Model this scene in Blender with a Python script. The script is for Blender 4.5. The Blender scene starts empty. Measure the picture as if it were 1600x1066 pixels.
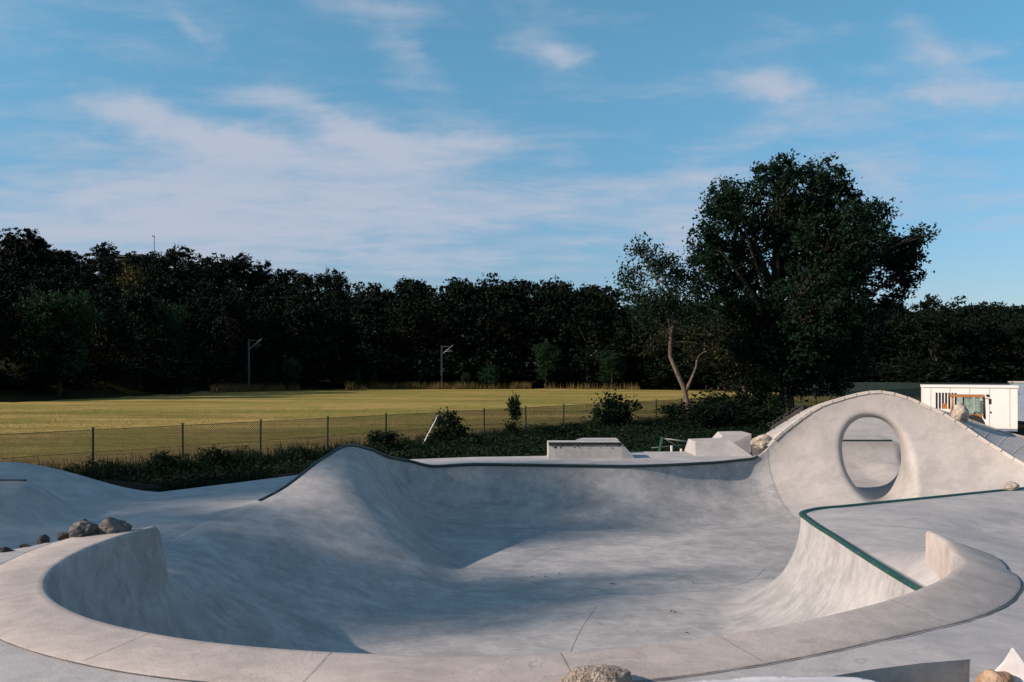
import bpy, bmesh, math, random
import numpy as np
from mathutils import Vector, Matrix
from mathutils.geometry import delaunay_2d_cdt

random.seed(7)
RNG = np.random.default_rng(7)
SC = bpy.context.scene
COL = SC.collection
R = math.radians

# ------------------------------------------------------------------ camera
CAMZ = 2.8
FPX, HOR = 1250.0, 580.0            # focal length and horizon row in 1600 px units
cam_d = bpy.data.cameras.new("camera")
cam = bpy.data.objects.new("camera", cam_d)
COL.objects.link(cam)
cam.location = (0, 0, CAMZ)
cam.rotation_euler = (R(90), 0, 0)
cam_d.sensor_width = 36.0
cam_d.lens = 36.0 * FPX / 1600.0
cam_d.shift_y = (HOR - 533.0) / 1600.0
cam_d.clip_start = 0.05
cam_d.clip_end = 6000
SC.camera = cam

# ------------------------------------------------------------------ light
SUN_EL, SUN_AZ = R(26), R(17)       # azimuth: measured from -X towards -Y (behind the camera)
to_sun = Vector((-math.cos(SUN_EL) * math.cos(SUN_AZ), -math.cos(SUN_EL) * math.sin(SUN_AZ), math.sin(SUN_EL)))
sun_d = bpy.data.lights.new("sun", 'SUN')
sun_d.energy = 4.9
sun_d.angle = R(0.53)
sun_d.color = (1.0, 0.80, 0.66)
sun = bpy.data.objects.new("sun", sun_d)
COL.objects.link(sun)
sun.rotation_euler = (-to_sun).to_track_quat('-Z', 'Y').to_euler()
sun.location = (-30, -10, 40)

world = bpy.data.worlds.new("World")
SC.world = world
world.use_nodes = True
SKY_STRENGTH = 0.086


class NT:
    """tiny helper to write node trees"""
    def __init__(self, tree):
        self.t = tree
        self.n = tree.nodes
        self.l = tree.links

    def node(self, kind, **kw):
        nd = self.n.new(kind)
        for k, v in kw.items():
            setattr(nd, k, v)
        return nd

    def put(self, sock, v):
        if isinstance(v, bpy.types.NodeSocket):
            self.l.new(v, sock)
        else:
            sock.default_value = v

    def math(self, op, a, b=0.0, c=None, clamp=False):
        nd = self.node('ShaderNodeMath', operation=op, use_clamp=clamp)
        self.put(nd.inputs[0], a)
        self.put(nd.inputs[1], b)
        if c is not None:
            self.put(nd.inputs[2], c)
        return nd.outputs[0]

    def mix(self, f, a, b, mode='MIX'):
        nd = self.node('ShaderNodeMix', data_type='RGBA', blend_type=mode)
        self.put(nd.inputs[0], f)
        self.put(nd.inputs[6], a)
        self.put(nd.inputs[7], b)
        return nd.outputs[2]

    def noise(self, vec, scale, detail=4.0, rough=0.55, dist=0.0):
        nd = self.node('ShaderNodeTexNoise')
        if vec is not None:
            self.l.new(vec, nd.inputs['Vector'])
        nd.inputs['Scale'].default_value = scale
        nd.inputs['Detail'].default_value = detail
        nd.inputs['Roughness'].default_value = rough
        nd.inputs['Distortion'].default_value = dist
        return nd.outputs['Fac']

    def ramp(self, f, lo, hi, a=0.0, b=1.0):
        nd = self.node('ShaderNodeMapRange', interpolation_type='SMOOTHSTEP')
        self.put(nd.inputs[0], f)
        nd.inputs[1].default_value = lo
        nd.inputs[2].default_value = hi
        nd.inputs[3].default_value = a
        nd.inputs[4].default_value = b
        return nd.outputs[0]

    def mapping(self, vec, scale=(1, 1, 1), rot=(0, 0, 0), loc=(0, 0, 0)):
        nd = self.node('ShaderNodeMapping')
        self.l.new(vec, nd.inputs[0])
        nd.inputs['Location'].default_value = loc
        nd.inputs['Rotation'].default_value = rot
        nd.inputs['Scale'].default_value = scale
        return nd.outputs[0]


def build_world():
    w = NT(world.node_tree)
    w.n.clear()
    out = w.node('ShaderNodeOutputWorld')
    bg = w.node('ShaderNodeBackground')
    bg.inputs[1].default_value = SKY_STRENGTH
    sky = w.node('ShaderNodeTexSky', sky_type='NISHITA')
    sky.sun_disc = False
    sky.sun_elevation = SUN_EL
    # Blender: rotation 0 puts the sun at +Y, growing clockwise seen from above
    sky.sun_rotation = math.atan2(to_sun.x, to_sun.y)
    sky.altitude = 400
    sky.air_density = 1.15
    sky.dust_density = 0.6
    sky.ozone_density = 1.6
    tc = w.node('ShaderNodeTexCoord')
    sep = w.node('ShaderNodeSeparateXYZ')
    w.l.new(tc.outputs['Generated'], sep.inputs[0])
    x, y, z = sep.outputs
    # thin high cloud on a flat layer overhead
    zz = w.math('ADD', w.math('MAXIMUM', z, 0.0), 0.12)
    com = w.node('ShaderNodeCombineXYZ')
    w.put(com.inputs[0], w.math('DIVIDE', x, zz))
    w.put(com.inputs[1], w.math('DIVIDE', y, zz))
    lay = w.mapping(com.outputs[0], scale=(0.55, 1.0, 1.0), rot=(0, 0, R(-14)))
    n1 = w.noise(lay, 1.15, 7.0, 0.56, 0.5)
    n2 = w.noise(lay, 5.5, 6.0, 0.62, 0.4)
    n3 = w.noise(lay, 0.45, 3.0, 0.5, 0.0)
    body = w.math('ADD', w.math('MULTIPLY', n1, 0.56), w.math('MULTIPLY', n2, 0.44))
    yy = w.math('MAXIMUM', y, 0.05)
    u = w.math('DIVIDE', x, yy)
    v = w.math('DIVIDE', z, yy)
    ncom = w.node('ShaderNodeCombineXYZ')
    w.put(ncom.inputs[0], u); w.put(ncom.inputs[1], v)
    wob = w.math('MULTIPLY', w.math('SUBTRACT', w.noise(ncom.outputs[0], 7.0, 4, 0.6), 0.5), 0.10)
    wob2 = w.math('MULTIPLY', w.math('SUBTRACT', w.noise(w.mapping(ncom.outputs[0], loc=(4, 2, 1)), 9.0, 4, 0.6), 0.5), 0.07)
    u = w.math('ADD', u, wob)
    v = w.math('ADD', v, wob2)
    total = None
    # cloud banks: azimuth, elevation (tangents), half sizes, tilt in degrees, weight
    banks = [(430, 355, 380, 85, 2, 0.36), (640, 305, 220, 40, -8, 0.12), (240, 330, 220, 60, 5, 0.10), (120, 300, 200, 90, 0, 0.06), (500, 220, 420, 60, -10, 0.05),
             (250, 185, 150, 22, -17, 0.26), (400, 225, 90, 18, -12, 0.20), (500, 185, 120, 22, -24, 0.25), (690, 228, 110, 20, -6, 0.25),
             (640, 85, 45, 28, -35, 0.28), (600, 15, 90, 22, -10, 0.20), (830, 55, 70, 40, -15, 0.22),
             (890, 82, 35, 18, 15, 0.24), (310, 45, 40, 10, -40, 0.18), (1180, 122, 55, 14, -6, 0.28),
             (1215, 146, 45, 11, -4, 0.26), (1225, 190, 80, 18, 5, 0.22), (1090, 258, 60, 26, 8, 0.20),
             (1370, 265, 40, 20, 0, 0.22), (1440, 40, 45, 26, -30, 0.22), (1455, 92, 50, 20, -20, 0.26),
             (1540, 75, 60, 12, 12, 0.20), (1480, 148, 90, 13, 4, 0.24), (1050, 375, 45, 22, -10, 0.22),
             (1260, 30, 80, 25, 0, 0.14)]
    for (px, py, a, b, tilt, wt) in banks:
        cu, cv = (px - 800) / FPX, (HOR - py) / FPX
        a, b = a / FPX, b / FPX
        ct, st = math.cos(R(tilt)), math.sin(R(tilt))
        du = w.math('SUBTRACT', u, cu)
        dv = w.math('SUBTRACT', v, cv)
        p = w.math('ADD', w.math('MULTIPLY', du, ct / a), w.math('MULTIPLY', dv, st / a))
        q = w.math('ADD', w.math('MULTIPLY', du, -st / b), w.math('MULTIPLY', dv, ct / b))
        rr = w.math('ADD', w.math('MULTIPLY', p, p), w.math('MULTIPLY', q, q))
        g = w.math('MULTIPLY', w.math('EXPONENT', w.math('MULTIPLY', rr, -0.7)), wt * 1.22)
        total = g if total is None else w.math('ADD', total, g)
    back = w.ramp(y, -0.1, 0.15, 1.0, 0.0)      # elsewhere the same thin broken cloud goes on
    total = w.math('ADD', total, w.math('MULTIPLY', back, w.math('MULTIPLY', n3, 0.28)))
    dens = w.math('ADD', w.math('MULTIPLY', w.math('SUBTRACT', body, 0.49), 1.9), total)
    cov = w.ramp(dens, -0.06, 0.60, 0.0, 0.9)
    low = w.ramp(z, -0.02, 0.02)
    cov = w.math('MULTIPLY', cov, low)
    grade = w.mix(w.ramp(z, 0.0, 0.42), (0.58, 0.68, 0.88, 1), (0.52, 1.12, 1.20, 1))
    tint = w.mix(1.0, sky.outputs[0], grade, 'MULTIPLY')
    col = w.mix(cov, tint, (3.9, 4.25, 5.2, 1))
    col = w.mix(0.10, col, (3.0, 3.4, 3.7, 1))
    w.l.new(col, bg.inputs[0])
    w.l.new(bg.outputs[0], out.inputs[0])


build_world()
SC.view_settings.view_transform = 'Standard'
SC.view_settings.look = 'None'
SC.view_settings.gamma = 1
SC.view_settings.exposure = 0.58
SC.view_settings.use_curve_mapping = False

# ------------------------------------------------------------------ helpers


def px(x, y, d):
    """point seen at photograph pixel (x, y) when it stands d metres ahead"""
    return Vector(((x - 800) / FPX * d, d, CAMZ - (y - HOR) / FPX * d))


def link(name, data, parent=None):
    o = bpy.data.objects.new(name, data)
    COL.objects.link(o)
    if parent is not None:
        o.parent = parent
    return o


def tag(o, label=None, cat=None, group=None, kind=None):
    if label: o['label'] = label
    if cat: o['category'] = cat
    if group: o['group'] = group
    if kind: o['kind'] = kind
    return o


def thing(name, label, cat, loc=(0, 0, 0), rz=0.0, group=None):
    o = link(name, None)
    o.empty_display_size = 0.2
    o.location = loc
    o.rotation_euler = (0, 0, rz)
    return tag(o, label, cat, group)


def mesh_np(name, verts, faces, mat=None, smooth=False):
    """verts (n,3), faces (m,k) with the same k"""
    verts = np.asarray(verts, dtype=np.float32)
    faces = np.asarray(faces, dtype=np.int32)
    m, k = faces.shape
    me = bpy.data.meshes.new(name)
    me.vertices.add(len(verts))
    me.vertices.foreach_set('co', verts.ravel())
    me.loops.add(m * k)
    me.loops.foreach_set('vertex_index', faces.ravel())
    me.polygons.add(m)
    me.polygons.foreach_set('loop_start', np.arange(0, m * k, k, dtype=np.int32))
    me.polygons.foreach_set('loop_total', np.full(m, k, dtype=np.int32))
    if smooth:
        me.polygons.foreach_set('use_smooth', np.ones(m, dtype=bool))
    me.update(calc_edges=True)
    me.validate()
    if mat: me.materials.append(mat)
    return me


class MB:
    """collects shapes in one bmesh"""
    def __init__(self):
        self.bm = bmesh.new()

    def box(self, c, s, rot=None, taper=1.0):
        vs = []
        M = rot if rot is not None else Matrix.Identity(3)
        for iz in (-1, 1):
            k = taper if iz > 0 else 1.0
            for ix, iy in ((-1, -1), (1, -1), (1, 1), (-1, 1)):
                vs.append(self.bm.verts.new(Vector(c) + M @ Vector((ix * s[0] / 2 * k, iy * s[1] / 2 * k, iz * s[2] / 2))))
        for f in ((3, 2, 1, 0), (4, 5, 6, 7), (0, 1, 5, 4), (1, 2, 6, 5), (2, 3, 7, 6), (3, 0, 4, 7)):
            self.bm.faces.new([vs[i] for i in f])
        return self

    def tube(self, pts, r, n=8, caps=True):
        pts = [Vector(p) for p in pts]
        rs = r if hasattr(r, '__len__') else [r] * len(pts)
        rings = []
        prev = None
        for i, p in enumerate(pts):
            a = pts[max(i - 1, 0)]
            b = pts[min(i + 1, len(pts) - 1)]
            d = (b - a).normalized()
            if prev is None:
                h = Vector((0, 0, 1)) if abs(d.z) < 0.9 else Vector((1, 0, 0))
                u = d.cross(h).normalized()
            else:
                u = (prev - d * prev.dot(d)).normalized()
            prev = u
            v = d.cross(u)
            rings.append([self.bm.verts.new(p + (u * math.cos(2 * math.pi * k / n) + v * math.sin(2 * math.pi * k / n)) * rs[i]) for k in range(n)])
        for a, b in zip(rings, rings[1:]):
            for k in range(n):
                f = self.bm.faces.new((a[k], a[(k + 1) % n], b[(k + 1) % n], b[k]))
                f.smooth = True
        if caps:
            self.bm.faces.new(rings[0][::-1])
            self.bm.faces.new(rings[-1])
        return self

    def poly(self, pts):
        self.bm.faces.new([self.bm.verts.new(Vector(p)) for p in pts])
        return self

    def prism(self, pts, z0, z1):
        lo = [self.bm.verts.new(Vector((p[0], p[1], z0 if len(p) < 3 else p[2]))) for p in pts]
        hi = [self.bm.verts.new(Vector((p[0], p[1], z1))) for p in pts]
        n = len(pts)
        self.bm.faces.new(lo[::-1]); self.bm.faces.new(hi)
        for i in range(n):
            self.bm.faces.new((lo[i], lo[(i + 1) % n], hi[(i + 1) % n], hi[i]))
        return self

    def bevel(self, w, seg=2, angle=R(30)):
        es = [e for e in self.bm.edges if len(e.link_faces) == 2 and e.calc_face_angle(0) > angle]
        bmesh.ops.bevel(self.bm, geom=es, offset=w, segments=seg, affect='EDGES', profile=0.6, clamp_overlap=True)
        return self

    def mesh(self, name, mat, smooth=None):
        bmesh.ops.recalc_face_normals(self.bm, faces=self.bm.faces)
        me = bpy.data.meshes.new(name)
        self.bm.to_mesh(me)
        self.bm.free()
        if smooth is not None:
            me.polygons.foreach_set('use_smooth', [True] * len(me.polygons))
            me.set_sharp_from_angle(angle=R(smooth))
        if mat: me.materials.append(mat)
        return me

    def build(self, name, mat, parent=None, smooth=None):
        return link(name, self.mesh(name, mat, smooth), parent)


# ------------------------------------------------------------------ materials
def new_mat(name):
    m = bpy.data.materials.new(name)
    m.use_nodes = True
    t = NT(m.node_tree)
    t.n.clear()
    out = t.node('ShaderNodeOutputMaterial')
    bs = t.node('ShaderNodeBsdfPrincipled')
    t.l.new(bs.outputs[0], out.inputs[0])
    return m, t, bs


def world_pos(t):
    g = t.node('ShaderNodeNewGeometry')
    return g.outputs['Position']


def bump(t, bs, h, strength=0.3, dist=0.02):
    b = t.node('ShaderNodeBump')
    b.inputs['Strength'].default_value = strength
    b.inputs['Distance'].default_value = dist
    t.put(b.inputs['Height'], h)
    t.l.new(b.outputs[0], bs.inputs['Normal'])


def concrete_mat(name, base=(0.40, 0.39, 0.385), dark=(0.215, 0.22, 0.225), stain=(0.27, 0.235, 0.21), rough=0.78, streak=0.42, grain=1.0):
    m, t, bs = new_mat(name)
    p = world_pos(t)
    big = t.noise(p, 0.55, 5, 0.6, 0.6)
    mid = t.noise(p, 2.6, 6, 0.62, 0.8)
    # trowel sweeps: stretched swirling noise
    warp = t.node('ShaderNodeVectorMath', operation='ADD')
    wn = t.node('ShaderNodeTexNoise')
    wn.inputs['Scale'].default_value = 0.7
    wn.inputs['Detail'].default_value = 2
    t.l.new(p, wn.inputs['Vector'])
    sc = t.node('ShaderNodeVectorMath', operation='SCALE')
    t.l.new(wn.outputs['Color'], sc.inputs[0]); sc.inputs['Scale'].default_value = 1.7
    t.l.new(p, warp.inputs[0]); t.l.new(sc.outputs[0], warp.inputs[1])
    sw = t.noise(t.mapping(warp.outputs[0], scale=(0.8, 3.6, 2.0), rot=(0, 0, 0.5)), 2.2, 5, 0.65)
    fine = t.noise(p, 46.0, 3, 0.7)
    speck = t.noise(p, 170.0, 2, 0.6)
    f = t.math('ADD', t.math('MULTIPLY', t.ramp(big, 0.32, 0.68), 0.5), t.math('MULTIPLY', t.ramp(mid, 0.3, 0.7), 0.5))
    c = t.mix(f, dark + (1,), base + (1,))
    light = tuple(min(v * 1.16, 0.6) for v in base) + (1,)
    c = t.mix(t.math('MULTIPLY', t.ramp(sw, 0.46, 0.74), streak), c, light)
    c = t.mix(t.math('MULTIPLY', t.ramp(sw, 0.46, 0.26), streak * 0.55), c, dark + (1,))
    c = t.mix(t.math('MULTIPLY', t.ramp(t.noise(p, 1.3, 7, 0.7, 1.4), 0.56, 0.72), 0.45), c, stain + (1,))
    c = t.mix(t.math('MULTIPLY', t.ramp(fine, 0.35, 0.7), 0.32), c, dark + (1,))
    c = t.mix(t.math('MULTIPLY', t.ramp(speck, 0.62, 0.75), 0.35), c, (0.16, 0.15, 0.15, 1))
    # hairline marks and scuffs
    ln = t.noise(p, 0.8, 3, 0.5, 1.6)
    line = t.ramp(t.math('ABSOLUTE', t.math('SUBTRACT', ln, 0.5)), 0.0, 0.006, 1.0, 0.0)
    line = t.math('MULTIPLY', line, t.ramp(t.noise(p, 0.9, 3, 0.6), 0.48, 0.62))
    c = t.mix(t.math('MULTIPLY', line, 0.35), c, (0.13, 0.125, 0.12, 1))
    sm = t.noise(t.mapping(p, scale=(0.8, 1.5, 0.9), rot=(0, 0, -0.6)), 1.3, 9, 0.78, 0.25)
    c = t.mix(t.math('MULTIPLY', t.ramp(sm, 0.46, 0.64), 0.55), c, tuple(v * 0.82 for v in dark) + (1,))
    t.l.new(c, bs.inputs['Base Color'])
    bs.inputs['Roughness'].default_value = rough
    bs.inputs['Specular IOR Level'].default_value = 0.3
    h = t.math('ADD', t.math('MULTIPLY', fine, 0.35 * grain), t.math('ADD', t.math('MULTIPLY', sw, 0.9), t.math('MULTIPLY', mid, 0.6)))
    bump(t, bs, h, 0.35, 0.02)
    return m


def plain_mat(name, col, rough=0.6, metal=0.0, var=0.25, scale=6.0, spec=0.4, bumpy=0.1):
    m, t, bs = new_mat(name)
    p = world_pos(t)
    n = t.noise(p, scale, 5, 0.62, 0.3)
    c = t.mix(t.ramp(n, 0.3, 0.7), tuple(v * (1 - var) for v in col) + (1,), tuple(v * (1 + var * 0.5) for v in col) + (1,))
    t.l.new(c, bs.inputs['Base Color'])
    bs.inputs['Roughness'].default_value = rough
    bs.inputs['Metallic'].default_value = metal
    bs.inputs['Specular IOR Level'].default_value = spec
    if bumpy:
        bump(t, bs, t.noise(p, scale * 6, 4, 0.65), bumpy, 0.01)
    return m


def worn_paint(m):
    t = NT(m.node_tree)
    bs = [n for n in t.n if n.type == 'BSDF_PRINCIPLED'][0]
    src = bs.inputs['Base Color'].links[0].from_socket
    p = world_pos(t)
    w = t.ramp(t.noise(t.mapping(p, scale=(1, 1, 1)), 14.0, 6, 0.72, 0.4), 0.58, 0.66)
    w2 = t.ramp(t.noise(p, 1.6, 3, 0.6), 0.44, 0.62)
    f = t.math('MULTIPLY', w, w2)
    t.l.new(t.mix(f, src, (0.20, 0.17, 0.15, 1)), bs.inputs['Base Color'])
    t.l.new(t.math('MULTIPLY', f, 0.6), bs.inputs['Metallic'])


def rock_mat(name, a, b, scale=9.0, strength=0.9):
    m, t, bs = new_mat(name)
    p = world_pos(t)
    n = t.noise(p, scale, 7, 0.68, 0.5)
    v = t.node('ShaderNodeTexVoronoi')
    v.inputs['Scale'].default_value = scale * 2.2
    t.l.new(p, v.inputs['Vector'])
    c = t.mix(t.ramp(n, 0.34, 0.66), a + (1,), b + (1,))
    c = t.mix(t.math('MULTIPLY', t.ramp(t.noise(p, scale * 8, 3, 0.7), 0.55, 0.75), 0.5), c, tuple(x * 0.45 for x in a) + (1,))
    t.l.new(c, bs.inputs['Base Color'])
    bs.inputs['Roughness'].default_value = 0.9
    bs.inputs['Specular IOR Level'].default_value = 0.2
    h = t.math('ADD', n, t.math('MULTIPLY', v.outputs['Distance'], 0.4))
    bump(t, bs, h, strength, 0.04)
    return m


def leaf_mat(name, a, b, c3=None, trans=0.25, spec=0.05):
    m, t, bs = new_mat(name)
    g = t.node('ShaderNodeNewGeometry')
    oi = t.node('ShaderNodeObjectInfo')
    n = t.noise(g.outputs['Position'], 0.55, 3, 0.6)
    f = t.math('ADD', t.math('MULTIPLY', g.outputs['Random Per Island'], 0.5), t.math('MULTIPLY', t.ramp(n, 0.3, 0.7), 0.5))
    c = t.mix(f, a + (1,), b + (1,))
    c = t.mix(t.math('MULTIPLY', oi.outputs['Random'], 0.45), c, tuple(x * 0.6 for x in a) + (1,))
    if c3:
        c = t.mix(t.ramp(g.outputs['Random Per Island'], 0.84, 0.95), c, c3 + (1,))
    t.l.new(c, bs.inputs['Base Color'])
    bs.inputs['Roughness'].default_value = 0.6
    bs.inputs['Specular IOR Level'].default_value = spec
    if trans:
        out = [x for x in t.n if x.type == 'OUTPUT_MATERIAL'][0]
        tr = t.node('ShaderNodeBsdfTranslucent')
        t.l.new(c, tr.inputs[0])
        ms = t.node('ShaderNodeMixShader')
        ms.inputs[0].default_value = trans
        t.l.new(bs.outputs[0], ms.inputs[1]); t.l.new(tr.outputs[0], ms.inputs[2])
        t.l.new(ms.outputs[0], out.inputs[0])
    return m


def bark_mat(name, a, b):
    m, t, bs = new_mat(name)
    p = world_pos(t)
    n = t.noise(t.mapping(p, scale=(1, 1, 0.22)), 9.0, 6, 0.7, 0.6)
    c = t.mix(t.ramp(n, 0.35, 0.65), a + (1,), b + (1,))
    t.l.new(c, bs.inputs['Base Color'])
    bs.inputs['Roughness'].default_value = 0.9
    bs.inputs['Specular IOR Level'].default_value = 0.1
    bump(t, bs, n, 0.8, 0.05)
    return m


def field_mat():
    m, t, bs = new_mat("dry_mown_grass")
    p = world_pos(t)
    rows = t.noise(t.mapping(p, scale=(0.035, 0.30, 0.3), rot=(0, 0, R(-12))), 1.0, 5, 0.62, 0.4)
    patch = t.noise(p, 0.09, 5, 0.6, 0.8)
    fine = t.noise(t.mapping(p, scale=(0.6, 2.2, 1)), 1.5, 5, 0.7)
    c = t.mix(t.ramp(rows, 0.34, 0.66), (0.125, 0.105, 0.026, 1), (0.36, 0.255, 0.088, 1))
    c = t.mix(t.math('MULTIPLY', t.ramp(patch, 0.42, 0.64), 0.55), c, (0.13, 0.15, 0.022, 1))
    c = t.mix(t.math('MULTIPLY', t.ramp(fine, 0.5, 0.68), 0.55), c, (0.42, 0.31, 0.10, 1))
    c = t.mix(t.math('MULTIPLY', t.ramp(fine, 0.5, 0.3), 0.55), c, (0.075, 0.062, 0.02, 1))
    # unmown rough strip beside the fence
    sp = t.node('ShaderNodeSeparateXYZ')
    t.l.new(p, sp.inputs[0])
    fx = t.math('SUBTRACT', t.math('ADD', sp.outputs[0], 13.1), t.math('MULTIPLY', t.math('SUBTRACT', sp.outputs[1], 25.0), 0.96))
    edge = t.math('ADD', fx, t.math('MULTIPLY', t.math('SUBTRACT', t.noise(p, 0.22, 4, 0.6), 0.5), 14.0))
    rough = t.noise(t.mapping(p, scale=(0.5, 1.6, 1), rot=(0, 0, R(-20))), 0.9, 6, 0.72, 0.6)
    rc = t.mix(t.ramp(rough, 0.36, 0.62), (0.045, 0.040, 0.016, 1), (0.24, 0.165, 0.065, 1))
    c = t.mix(t.math('MULTIPLY', t.ramp(edge, -12.5, -7.5), 0.85), c, rc)
    t.l.new(c, bs.inputs['Base Color'])
    bs.inputs['Roughness'].default_value = 0.95
    bs.inputs['Specular IOR Level'].default_value = 0.05
    bump(t, bs, t.math('ADD', fine, t.math('MULTIPLY', t.noise(p, 6, 4, 0.7), 0.6)), 0.8, 0.12)
    return m


def hill_mat():
    m, t, bs = new_mat("forest_floor")
    p = world_pos(t)
    n = t.noise(p, 0.4, 5, 0.65)
    c = t.mix(n, (0.012, 0.014, 0.007, 1), (0.035, 0.032, 0.015, 1))
    t.l.new(c, bs.inputs['Base Color'])
    bs.inputs['Roughness'].default_value = 1.0
    bs.inputs['Specular IOR Level'].default_value = 0.0
    return m


M = {}
M['bowl'] = concrete_mat("bowl_concrete")
M['deck'] = concrete_mat("deck_concrete", base=(0.41, 0.39, 0.38), dark=(0.27, 0.265, 0.27), streak=0.35)
M['band'] = concrete_mat("rim_concrete", base=(0.44, 0.39, 0.36), dark=(0.29, 0.26, 0.245), stain=(0.23, 0.17, 0.13), streak=0.35)
M['wall'] = concrete_mat("wall_concrete", base=(0.385, 0.362, 0.348), dark=(0.29, 0.28, 0.272), streak=0.3)
M['block'] = concrete_mat("coping_concrete", base=(0.50, 0.46, 0.42), dark=(0.36, 0.33, 0.30), streak=0.2)
M['ledge'] = concrete_mat("ledge_concrete", base=(0.43, 0.41, 0.40), dark=(0.30, 0.29, 0.29), streak=0.25)
M['joint'] = plain_mat("joint_filler", (0.15, 0.14, 0.13), 0.9, var=0.4, spec=0.1)
M['paintgreen'] = plain_mat("green_painted_steel", (0.008, 0.052, 0.040), 0.40, 0.0, var=0.35, scale=9, spec=0.5)
M['darksteel'] = plain_mat("dark_coping_steel", (0.012, 0.030, 0.030), 0.45, 0.0, var=0.4, scale=9, spec=0.4)
worn_paint(M['paintgreen']); worn_paint(M['darksteel'])
M['fencegreen'] = plain_mat("fence_green", (0.006, 0.018, 0.013), 0.55, 0.0, var=0.2, spec=0.3, bumpy=0)
M['galv'] = plain_mat("galvanised_steel", (0.10, 0.11, 0.12), 0.55, 0.2, var=0.2, bumpy=0)
M['palesteel'] = plain_mat("pale_steel", (0.36, 0.34, 0.32), 0.5, 0.0, var=0.15, bumpy=0)
M['field'] = field_mat()
M['hill'] = hill_mat()
M['soil'] = plain_mat("dark_soil", (0.016, 0.015, 0.009), 1.0, 0, var=0.5, scale=3, spec=0.05, bumpy=0.6)
M['dirt'] = plain_mat("site_dirt", (0.20, 0.17, 0.14), 1.0, 0, var=0.4, scale=5, spec=0.05, bumpy=0.6)
M['rockgrey'] = rock_mat("grey_rock", (0.06, 0.057, 0.055), (0.17, 0.155, 0.14), 6)
M['rockpale'] = rock_mat("pale_rock", (0.26, 0.22, 0.18), (0.46, 0.40, 0.33), 5)
M['rockdark'] = rock_mat("dark_rock", (0.030, 0.030, 0.032), (0.07, 0.068, 0.066), 9)
M['rockbrown'] = rock_mat("brown_rock", (0.24, 0.15, 0.09), (0.42, 0.30, 0.21), 7)
M['rockpore'] = rock_mat("porous_rock", (0.17, 0.14, 0.115), (0.42, 0.36, 0.31), 22, 1.0)
M['black'] = plain_mat("black_rubber", (0.012, 0.012, 0.012), 0.7, 0, bumpy=0)
M['orange'] = plain_mat("orange_paint", (0.34, 0.13, 0.03), 0.5, 0, var=0.2)
M['white'] = plain_mat("white_cladding", (0.74, 0.71, 0.68), 0.6, 0, var=0.05, scale=1.5, bumpy=0.05)
M['whitepost'] = plain_mat("white_paint", (0.75, 0.74, 0.72), 0.6, 0, var=0.08, bumpy=0)
M['bluegrey'] = plain_mat("blue_grey_cladding", (0.16, 0.21, 0.27), 0.5, 0, var=0.15)
M['sheet'] = plain_mat("white_plastic_sheet", (0.52, 0.51, 0.52), 0.45, 0, var=0.08, scale=3, bumpy=0.2)
M['screen'] = plain_mat("dark_green_mesh", (0.004, 0.015, 0.015), 0.9, 0, var=0.25, scale=1, bumpy=0)
M['roof'] = plain_mat("roof_slate", (0.05, 0.045, 0.045), 0.8, 0)
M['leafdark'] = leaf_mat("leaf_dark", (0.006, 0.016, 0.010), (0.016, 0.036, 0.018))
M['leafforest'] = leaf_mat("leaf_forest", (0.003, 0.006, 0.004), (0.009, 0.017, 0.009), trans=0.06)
M['leafgreen'] = leaf_mat("leaf_green", (0.008, 0.022, 0.012), (0.022, 0.050, 0.022))
M['leafyellow'] = leaf_mat("leaf_yellow", (0.030, 0.030, 0.010), (0.13, 0.105, 0.035))
M['leafbrown'] = leaf_mat("leaf_olive", (0.010, 0.018, 0.010), (0.030, 0.038, 0.018), (0.07, 0.045, 0.024))
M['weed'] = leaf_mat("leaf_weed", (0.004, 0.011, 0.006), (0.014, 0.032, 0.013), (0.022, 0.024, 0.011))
M['strawtall'] = leaf_mat("straw", (0.10, 0.075, 0.025), (0.24, 0.17, 0.07), trans=0.3)
M['barkdark'] = bark_mat("bark_dark", (0.020, 0.016, 0.013), (0.06, 0.048, 0.038))
M['barkpale'] = bark_mat("bark_pale", (0.062, 0.047, 0.036), (0.18, 0.135, 0.10))
glass, gt, gb = new_mat("cab_glass")
gb.inputs['Base Color'].default_value = (0.50, 0.62, 0.58, 1)
gb.inputs['Roughness'].default_value = 0.06
gb.inputs['Transmission Weight'].default_value = 0.85
gb.inputs['IOR'].default_value = 1.1
M['glass'] = glass

# ------------------------------------------------------------------ the bowl: paired keys rim P -> floor edge Q
FLOOR = -1.5
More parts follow.
